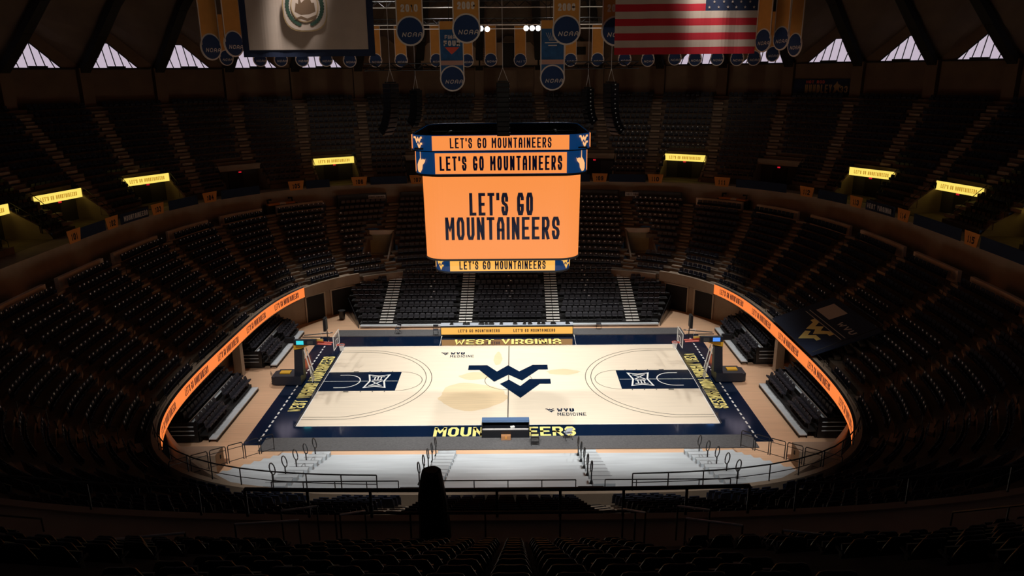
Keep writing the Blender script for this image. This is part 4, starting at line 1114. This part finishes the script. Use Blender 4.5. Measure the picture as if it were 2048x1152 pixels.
for a0, a1, lab in ((-62.5, -56.5, 'plain navy drape on the left upper rail between two gold cards'), (-52, -45, 'plain navy drape on the left upper rail by the unlit portal'), (-37, -33, 'short navy drape on the rail right of card 105'), (-26, -19.5, 'plain navy drape on the far rail left of the scoreboard'), (-15.5, 15.5, 'long navy drape on the far rail behind the scoreboard'), (19, 25.5, 'plain navy drape on the far rail right of the scoreboard'), (41, 50, 'plain navy drape on the right upper rail by the unlit portal'), (56, 62, 'plain navy drape on the right upper rail between two gold cards'), (77.5, 88.5, 'long navy drape left of the rightmost gold card'), (92.5, 112, 'long navy drape at the right edge beyond the last gold card'), (-83, -77, 'navy drape on the rail near the left edge')): drape(a0, a1, lab)
for a, nm in ((-26.2, 'left'), (23.6, 'right')):
    t = rad(a); e = empty('logo_sign', pp(rC(t)-.06, t, 9.05), -t*.35, 'small white sign with round emblem on the grey wall %s of the scoreboard' % nm, 'sign')
    mb = MB(); mb.box((.35, 0, .3), (2.0, .05, .42), 'sgnw'); mb.box((-.95, 0, .32), (.55, .05, .62), 'black'); mb.build('board', e)
    mb = MB(); disc(mb, .2, -.035, 'sgnw', .32, 10); lettering(mb, 'WEST VIRGINIA', lambda x, y: (x, -.035, y), -.5, 1.2, .2, .42, .04, 'numt'); mb.build('lettering', e)
t = rad(45); e = empty('wall_banner', pp(RW-.35, t, 21.05), -t, 'dark wall banner reading HUNDLEY 33 below the right windows', 'banner')
mb = MB(); mb.box((0, 0, 0), (7.3, .05, 1.75), 'flagb'); mb.build('cloth', e)
mb = MB(); lettering(mb, 'HUNDLEY', lambda x, y: (x, -.04, y), -2., 1.2, -.7, .25, .16, 'seal1'); lettering(mb, 'HOT ROD', lambda x, y: (x, -.04, y), -1.9, .3, .38, .72, .08, 'red'); lettering(mb, '33', lambda x, y: (x, -.04, y), 2.1, 3., -.65, .1, .14, 'seal1')
P_ = [(1.3, -.7), (1.5, -.2), (1.35, .1), (1.6, .35), (1.75, .65), (1.9, .3), (2.2, .2), (2.0, -.1), (2.1, -.7), (1.8, -.3), (1.6, -.7)]
mb.add([(a, -.04, b) for a, b in P_], [tuple(t_) for t_ in tri2(P_)], 'seal1'); mb.build('lettering', e)

# ------------------------------------------------------------------ basketball goals
def goal(s, label, screen, side):
    e = empty('basketball_goal', (s*16.7, 0, .02), 0, label, 'basketball goal', 'basketball goals')
    X = lambda x: s*(x-16.7)
    mb = MB(); mb.box((X(16.85), .0, .42), (2.0, 1.5, .7), 'pad'); mb.slab([(X(17.85), -.75, .07), (X(18.15), -.6, .07), (X(18.15), .6, .07), (X(17.85), .75, .07)], (0, 0, .62), 'pad')
    mb.box((X(17.2), 0, .82), (.8, .5, .1), 'yellow'); mb.build('base', e)
    mb = MB(); mb.slab([(X(16.45), -.3, .7), (X(15.75), -.3, .7), (X(15.7), -.3, 2.75), (X(16.3), -.3, 2.75)], (0, .6, 0), 'pad'); mb.build('padded_column', e)
    mb = MB(); mb.slab([(X(16.35), -.22, 2.72), (X(15.75), -.22, 2.85), (X(14.9), -.22, 3.2), (X(14.9), -.22, 3.32), (X(16.35), -.22, 3.3)], (0, .44, 0), 'yellow'); mb.build('gusset', e)
    mb = MB()
    for y in (-.2, .2): mb.tube([(X(16.3), y, 3.3), (X(13.45), y, 3.15)], .06, 'red', 6); mb.tube([(X(15.6), y, 3.75), (X(13.45), y*2.5, 3.85)], .04, 'metal_dk', 6)
    mb.tube([(X(15.0), 0, 3.5), (X(14.1), 0, 3.42)], .1, 'yellow', 8)
    mb.build('boom_arm', e)
    mb = MB()
    for y in (-.28, .28): mb.tube([(X(15.55), y, 2.75), (X(15.15), y, .8)], .045, 'white', 6)
    mb.build('white_brace', e)
    mb = MB()
    for q in range(7): mb.tube([(X(15.25+.05*(q % 3)), -.35+q*.11, 1.3), (X(15.1), -.3+q*.1, .1)], .02, 'white', 4)
    mb.build('cable_bundle', e)
    mb = MB(); mb.box((X(15.35), -.45, 3.45), (1.7, .3, .42), 'pad'); o = mb.build('monitor_box', e)
    mb = MB(); mb.box((X(15.72), -.61, 3.45), (.55, .02, .3), screen); mb.box((X(14.95), -.61, 3.45), (.45, .02, .26), 'darkgrey'); mb.build('monitor_screen', o)
    mb = MB(); mb.box((X(16.55), -.3, 3.55), (.7, .35, .4), 'gloss'); mb.tube([(X(16.3), -.1, 3.7), (X(17.0), -.1, 3.35)], .05, 'gloss', 5); mb.build('camera_box', e)
    mb = MB(); mb.box((X(13.1), 0, 3.45), (.03, 1.8, 1.05), 'glass'); bb = mb.build('backboard', e)
    mb = MB(); c = [(X(13.1), a, b) for a, b in ((-.91, 2.9), (.91, 2.9), (.91, 3.98), (-.91, 3.98))]; mb.tube(c, .03, 'white', 5, True)
    mb.tube([(X(13.07), a, b) for a, b in ((-.3, 3.06), (.3, 3.06), (.3, 3.5), (-.3, 3.5))], .018, 'white', 4, True)
    mb.build('backboard_frame', bb)
    mb = MB(); mb.tube([(X(12.73+.229*cos(2*PI*q/20)), .229*sin(2*PI*q/20), 3.05) for q in range(20)], .02, 'red', 6, True); mb.box((X(13.03), 0, 3.03), (.14, .2, .08), 'red')
    mb.tube([(X(13.1), 0, 3.0), (X(12.95), .15, 3.04)], .02, 'red', 5); rm = mb.build('rim', e)
    mb = MB()
    for q in range(12):
        for dq in (1, -1):
            pts = [(X(12.73+rr*cos(2*PI*(q+dq*v)/12)), rr*sin(2*PI*(q+dq*v)/12), z) for v, rr, z in ((0, .22, 3.04), (.5, .18, 2.9), (1, .15, 2.77), (1.5, .13, 2.65), (2, .125, 2.57))]
            mb.tube(pts, .011, 'net', 4)
    mb.build('net', rm)
    mb = MB(); mb.tube([(X(13.75), 0, 3.3), (X(13.75), 0, 4.2)], .035, 'metal_dk', 6); mb.tube([(X(13.6), .3, 3.9), (X(14.3), .1, 4.05), (X(14.1), .0, 3.6)], .02, 'net', 4)
    mb.box((X(13.85), 0, 4.72), (.18, .62, 1.0), 'gloss'); mb.box((X(13.74), 0, 4.72), (.02, .5, .85), 'darkgrey'); mb.build('shot_clock', e)
goal(-1, 'padded basketball goal with cyan monitor at the left end of the court', 'cyan', 'left')
goal(1, 'padded basketball goal with blue monitor at the right end of the court', 'blue', 'right')

# ------------------------------------------------------------------ courtside furniture
e = empty('scoring_table', (-.2, 10.0, .07), 0, 'long LED scoring table glowing amber along the far sideline', 'table')
mb = MB(); mb.box((0, .0, .5), (11.95, .12, .96), 'black'); mb.build('cabinet', e)
mb = MB(); rect2 = [(-5.92, -.07, .2), (5.92, -.07, .2), (5.92, -.07, .86), (-5.92, -.07, .86)]; mb.poly(rect2, 'leds'); o = mb.build('screen', e)
mb = MB(); lettering(mb, "LET'S GO MOUNTAINEERS", lambda x, y: (x, -.085, y), -4.4, -.65, .4, .68, .05, 'ledd', gap=.45); lettering(mb, "LET'S GO MOUNTAINEERS", lambda x, y: (x, -.085, y), .6, 4.35, .4, .68, .05, 'ledd', gap=.45); mb.build('lettering', o)
mb = MB(); mb.box((0, .42, .98), (12.0, .85, .05), 'tgrey'); mb.build('table_top', e)
mb = MB()
for s in (-1, 1): mb.box((s*5.95, .42, .48), (.06, .8, .94), 'black')
mb.build('end_panel', e)
for j, x in enumerate((-5.2, -4.0, -3.7, -2.5, -2.05, -1.6, -.7, .55, 1.4, 1.9, 2.7, 3.1, 4.0, 5.3)):
    e = empty('table_monitor', (x, 10.35, 1.075), random.uniform(-.2, .2), 'small dark equipment unit on the scoring table, %s from left' % ordi(j), 'equipment', 'equipment on the scoring table')
    mb = MB(); w = random.choice((.3, .38, .5)); mb.box((0, 0, .045), (w, .26, .07), 'black'); mb.build('case', e)
    mb = MB(); mb.box((0, .1, .13), (w*.8, .03, .12), 'gloss'); mb.build('lid', e)
e = empty('scoring_table', (-.13, -9.2, .02), 0, 'black double-deck table with pale blue top on the near sideline', 'table')
mb = MB(); mb.box((0, .42, .96), (3.1, .42, .16), 'tblue'); mb.build('table_top', e)
mb = MB(); mb.box((0, .6, .5), (3.1, .06, .95), 'black'); mb.box((0, .0, .3), (3.05, .7, .56), 'gloss')
for s in (-1, 1): mb.box((s*1.53, .15, .45), (.06, .95, .9), 'black')
mb.build('cabinet', e)
mb = MB(); mb.box((0, -.2, .6), (3.05, .12, .04), 'chrome'); mb.box((0, .1, .59), (3.0, .5, .03), 'gloss'); mb.build('shelf', e)
mb = MB(); mb.box((.45, .05, .66), (.28, .16, .07), 'white', .3); tag(mb.build('paper_roll', None, loc=(-.13, -9.2, .0)), 'white crumpled paper lying on the near table shelf', 'paper')
mb = MB(); mb.box((0, 0, .15), (.62, .3, .28), 'card_box'); mb.box((0, -.155, .2), (.1, .01, .18), 'bgold'); tag(mb.build('cardboard_box', None, loc=(-.1, -9.75, .07)), 'brown cardboard box on the floor behind the near table', 'box')
def folding(x, y, z, rz, label, m='chair', grp=None):
    e = empty('folding_chair', (x, y, z), rz, label, 'chair', grp)
    mb = MB(); mb.box((0, 0, .45), (.42, .4, .04), m); mb.build('seat_pad', e)
    mb = MB(); mb.box((0, -.24, .76), (.42, .03, .2), m, 0, rad(-8)); mb.build('backrest', e)
    for s in (-1, 1):
        mb = MB(); mb.tube([(s*.22, -.28, .86), (s*.22, .22, 0)], .014, 'metal_dk', 5); mb.tube([(s*.22, .18, .45), (s*.22, -.28, 0)], .014, 'metal_dk', 5); mb.build('leg', e)
folding(-18.1, 0, 0, rad(-70), 'black folding chair on the floor left of the left goal')
folding(3.9, -9.75, .07, rad(20), 'silver-grey folding chair on the near sideline letters', 'tgrey')
folding(-10.2, 11.0, .07, rad(150), 'dark folding chair on the far mat, left of the scoring table')
folding(-6.7, 10.6, .07, rad(180), 'dark folding chair just left of the scoring table')
e = folding(8.3, 11.9, .07, rad(180), 'dark folding chair on the far mat right of the scoring table')
e = empty('step_stool', (1.76, -10.35, .07), 0, 'dark metal step stool on the near mat', 'step stool')
mb = MB()
for s in (-1, 1): mb.tube([(s*.25, -.3, 0), (s*.25, .1, .75), (s*.25, .25, 0)], .018, 'metal_dk', 5)
mb.build('frame', e); mb = MB()
for y, z in ((-.2, .2), (-.07, .45), (.06, .7)): mb.box((0, y, z), (.5, .2, .03), 'metal_dk')
mb.build('tread', e)
e = empty('waste_bin', (-16.3, 15.4, 0), 0, 'dark round waste bin on the floor beside the far stand', 'bin')
mb = MB(); mb.tube([(0, 0, 0), (0, 0, .85)], .27, 'gloss', 14, r2=.33); mb.build('body', e); mb = MB(); mb.tube([(0, 0, .85), (0, 0, .89)], .35, 'black', 14); mb.build('rim', e)
# microphones at the corners of the scoring table
for s, nm in ((-1, 'left'), (1, 'right')):
    e = empty('microphone_stand', (s*5.95-.1, 8.1, .02), 0, 'short white pole leaning at the %s end of the scoring table' % nm, 'stand')
    mb = MB(); mb.tube([(0, -.5, .05), (s*-.1, .1, .55)], .02, 'white', 5); mb.build('pole', e); mb = MB(); mb.tube([(s*-.1, .1, .55), (s*-.14, .25, .7)], .04, 'white', 6); mb.build('head', e)
# covered television camera in front of the near seats
e = empty('covered_camera', (-1.64, -36.1, 10.5), 0, 'television camera under a black cover standing on the near walkway', 'camera')
mb = MB(); prof = [(.62, .55), (.60, .8), (.53, 1.0), (.50, 1.25), (.46, 1.6), (.44, 2.0), (.38, 2.25), (.30, 2.55), (.24, 2.72)]
prof = [(.43, .5), (.42, .9), (.40, 1.3), (.40, 1.55), (.37, 1.85), (.33, 2.1), (.28, 2.4), (.24, 2.6), (.2, 2.64)]
vs = []; nn = 16
for r_, z in prof:
    for q in range(nn):
        a = 2*PI*q/nn; rr = r_*(1+.06*sin(3*a+z*2)+.04*sin(5*a)); vs.append((rr*cos(a), rr*sin(a)*.9, z*.95))
fs = [(i*nn+q, i*nn+(q+1) % nn, (i+1)*nn+(q+1) % nn, (i+1)*nn+q) for i in range(len(prof)-1) for q in range(nn)]+[tuple(range((len(prof)-1)*nn, len(prof)*nn))]
mb.add(vs, fs, 'black'); mb.build('cover', e)
for q in range(3):
    mb = MB(); a = q*2.1+.5; mb.tube([(0, 0, .9), (.5*cos(a), .5*sin(a), 0)], .025, 'metal_dk', 6); mb.build('leg', e)
# tarpaulin over the seats on the right
e = empty('seat_tarpaulin', (21.5, -2.5, 4.2), 0, 'navy tarpaulin with gold emblem and white panel covering seats on the right', 'tarpaulin')
def tp(u, v, lift=0.):   # u away from court 0..1, v near to far 0..1
    x = 20.75+u*4.1; y0 = -5.9-u*1.1+v*(8.0-.1*u); z = 4.15+u*2.05+lift; return (x-21.5, y0+2.5, z-4.2)
mb = MB(); mb.slab([tp(0, 0), tp(0, 1), tp(1, 1), tp(1, 0)], (0, 0, .08), 'bdrape'); mb.build('cloth', e)
mb = MB(); flying(mb, lambda x, y: tp(.27+y, .45-x, .09), .068, 'gold', 0, 0); mb.build('emblem', e)
mb = MB(); mb.add([tp(.62, .55, .09), tp(.62, .85, .09), tp(.9, .85, .09), tp(.9, .55, .09)], [(0, 1, 2, 3)], 'sgnw'); mb.build('white_panel', e)
mb = MB()
for u in (.48, .54): mb.add([tp(u, .1, .09), tp(u, .9, .09), tp(u+.012, .9, .09), tp(u+.012, .1, .09)], [(0, 1, 2, 3)], 'sgnw')
lettering(mb, 'WVU', lambda x, y: tp(.64+y, .42-x, .09), 0, .3, 0, .09, .02, 'sgnw'); mb.build('lettering', e)
mb = MB(); mb.tube([tp(0, 0, .3), tp(1, 0, .5)], .03, 'metal_dk', 5); mb.tube([tp(1, 0, .5), tp(1, 1, .5), tp(0, 1, .3)], .03, 'metal_dk', 5); mb.build('side_rail', e)
# food carts on the cross aisle
for a, nm in ((-42.3, 'left'), (41.5, 'right')):
    t = rad(a); e = empty('display_cart', pp(rC(t)+.9, t, 8.37), -t, 'dark cart with orange goods on the cross aisle, %s of the scoreboard' % nm, 'cart')
    mb = MB(); mb.box((0, 0, .5), (3.6, .8, .9), 'black')
    for s in (-1, 1): mb.tube([(s*1.4, 0, .95), (s*1.4, .1, 1.5), (s*1.0, .1, 1.5)], .12, 'black', 6)
    mb.build('body', e); mb = MB(); mb.box((-.9, -.1, 1.05), (1.4, .6, .2), 'card', .05); mb.box((1.0, -.1, 1.03), (1.1, .6, .16), 'card', -.08); mb.box((.1, -.1, 1.05), (.7, .6, .2), 'btrim'); mb.build('goods', e)
# corner storage panels at the near ends of the ribbon boards
for s, nm in ((-1, 'left'), (1, 'right')):
    e = empty('corner_cabinet', (s*18.6, -13.2, 0), rad(0), 'plain tan cabinet on the floor at the near end of the %s side stand' % nm, 'cabinet')
    mb = MB(); mb.box((0, 0, .62), (2.6, 1.2, 1.24), 'conc2'); mb.build('body', e); mb = MB(); mb.box((-s*1.32, .1, .8), (.03, .12, .22), 'black'); mb.build('handle', e)

# corner tunnel doorways, their shaded interior painted as black panels, and a floor fan
for j, (a, w_) in enumerate(((-43.5, 2.6), (-51, 2.2), (43.5, 2.6), (51, 2.2))):
    t = rad(a); rr = min(rI(t)+2.0, 24.2)-.05; mb = MB(); mb.box(pp(rr, t, 1.25), (w_, .08, 2.5), 'black', -t)
    for q in (-1, 1): mb.box((pp(rr-.05, t, 0)[0]+q*cos(t)*w_/2, pp(rr-.05, t, 0)[1]-q*sin(t)*w_/2, 1.3), (.14, .14, 2.6), 'pillar', -t)
    mb.box(pp(rr-.05, t, 2.6), (w_+.14, .14, .14), 'pillar', -t)
    mb.build('door_%d' % (j+1))['kind'] = 'structure'
e = empty('floor_fan', (18.9, 18.0, 0), rad(20), 'round white floor fan by the far right tunnel doorway', 'fan')
mb = MB(); mb.tube([(.36*cos(2*PI*q/16), 0, 1.35+.36*sin(2*PI*q/16)) for q in range(16)], .035, 'white', 5, True); mb.build('guard_ring', e)
mb = MB()
for q in range(4): a = q*PI/2+.3; mb.slab([(0, .02, 1.35), (.3*cos(a), 0, 1.35+.3*sin(a)), (.3*cos(a+.6), .06, 1.35+.3*sin(a+.6))], (0, .01, 0), 'white')
mb.build('blade', e)
mb = MB(); mb.tube([(0, .06, 0), (0, .06, 1.3)], .03, 'metal_dk', 6); mb.tube([(0, .06, 0), (0, .06, .05)], .28, 'metal_dk', 10); mb.build('stand', e)

# ------------------------------------------------------------------ light
def spot(x, y, z, tx, ty, p, ang, blend=.6, size=.8, col=(1, .965, .91)):
    l = bpy.data.lights.new('court_and_fill_spot', 'SPOT'); l.energy = p; l.spot_size = rad(ang); l.spot_blend = blend; l.shadow_soft_size = size; l.color = col
    o = bpy.data.objects.new('court_and_fill_spot', l); COL.objects.link(o); o.location = (x, y, z)
    o.rotation_euler = (Vector((tx, ty, 0))-Vector((x, y, z))).to_track_quat('-Z', 'Y').to_euler()
for x in (-18, -6, 6, 18):
    spot(x, 21, 34, x*.5, 4.5, 20000, 46, .7); spot(x, -30, 31, x*.5, -3.8, 25000, 40, .6)
for x in (-7, 7): spot(x, -30, 31, x*1.0, -15.8, 11500, 36, .6)
for x in (-9, 9): spot(x*1.3, 25, 33, x*1.2, 14.5, 4500, 38, .8)
for x in (-1, 1): spot(x*12, 25, 33, x*17.8, 14.8, 15000, 20, .8); spot(x*8, -16, 33, x*18.0, -6.5, 12000, 21, .8); spot(x*8, 14, 33, x*17.9, 4.5, 11000, 20, .8)
for x in (-10, 10):      # added unseen spots, tinted warm, to brighten the flags and banners
    spot(x, -31, 14, x*.4, -2, 1350, 62, .9, .5, (1, .82, .62)); SC.collection.objects[-1].rotation_euler = (Vector((x*.3, 4, 35))-Vector((x, -31, 14))).to_track_quat('-Z', 'Y').to_euler()
for x in (-9, 9): spot(x, 8, 31, x*1.6, 36, 1500, 66, .6, .4, (1, .9, .75)); SC.collection.objects[-1].rotation_euler = (Vector((x*1.6, 36, 29.5))-Vector((x, 8, 31))).to_track_quat('-Z', 'Y').to_euler()  # added unseen spots that brighten the far banner row
w = bpy.data.worlds.new('world'); SC.world = w; w.use_nodes = True
w.node_tree.nodes['Background'].inputs[0].default_value = (.5, .6, .8, 1); w.node_tree.nodes['Background'].inputs[1].default_value = .006
SC.view_settings.view_transform = 'Standard'; SC.view_settings.look = 'None'; SC.view_settings.exposure = 0.; SC.view_settings.gamma = 1.
SC.view_settings.use_curve_mapping = False
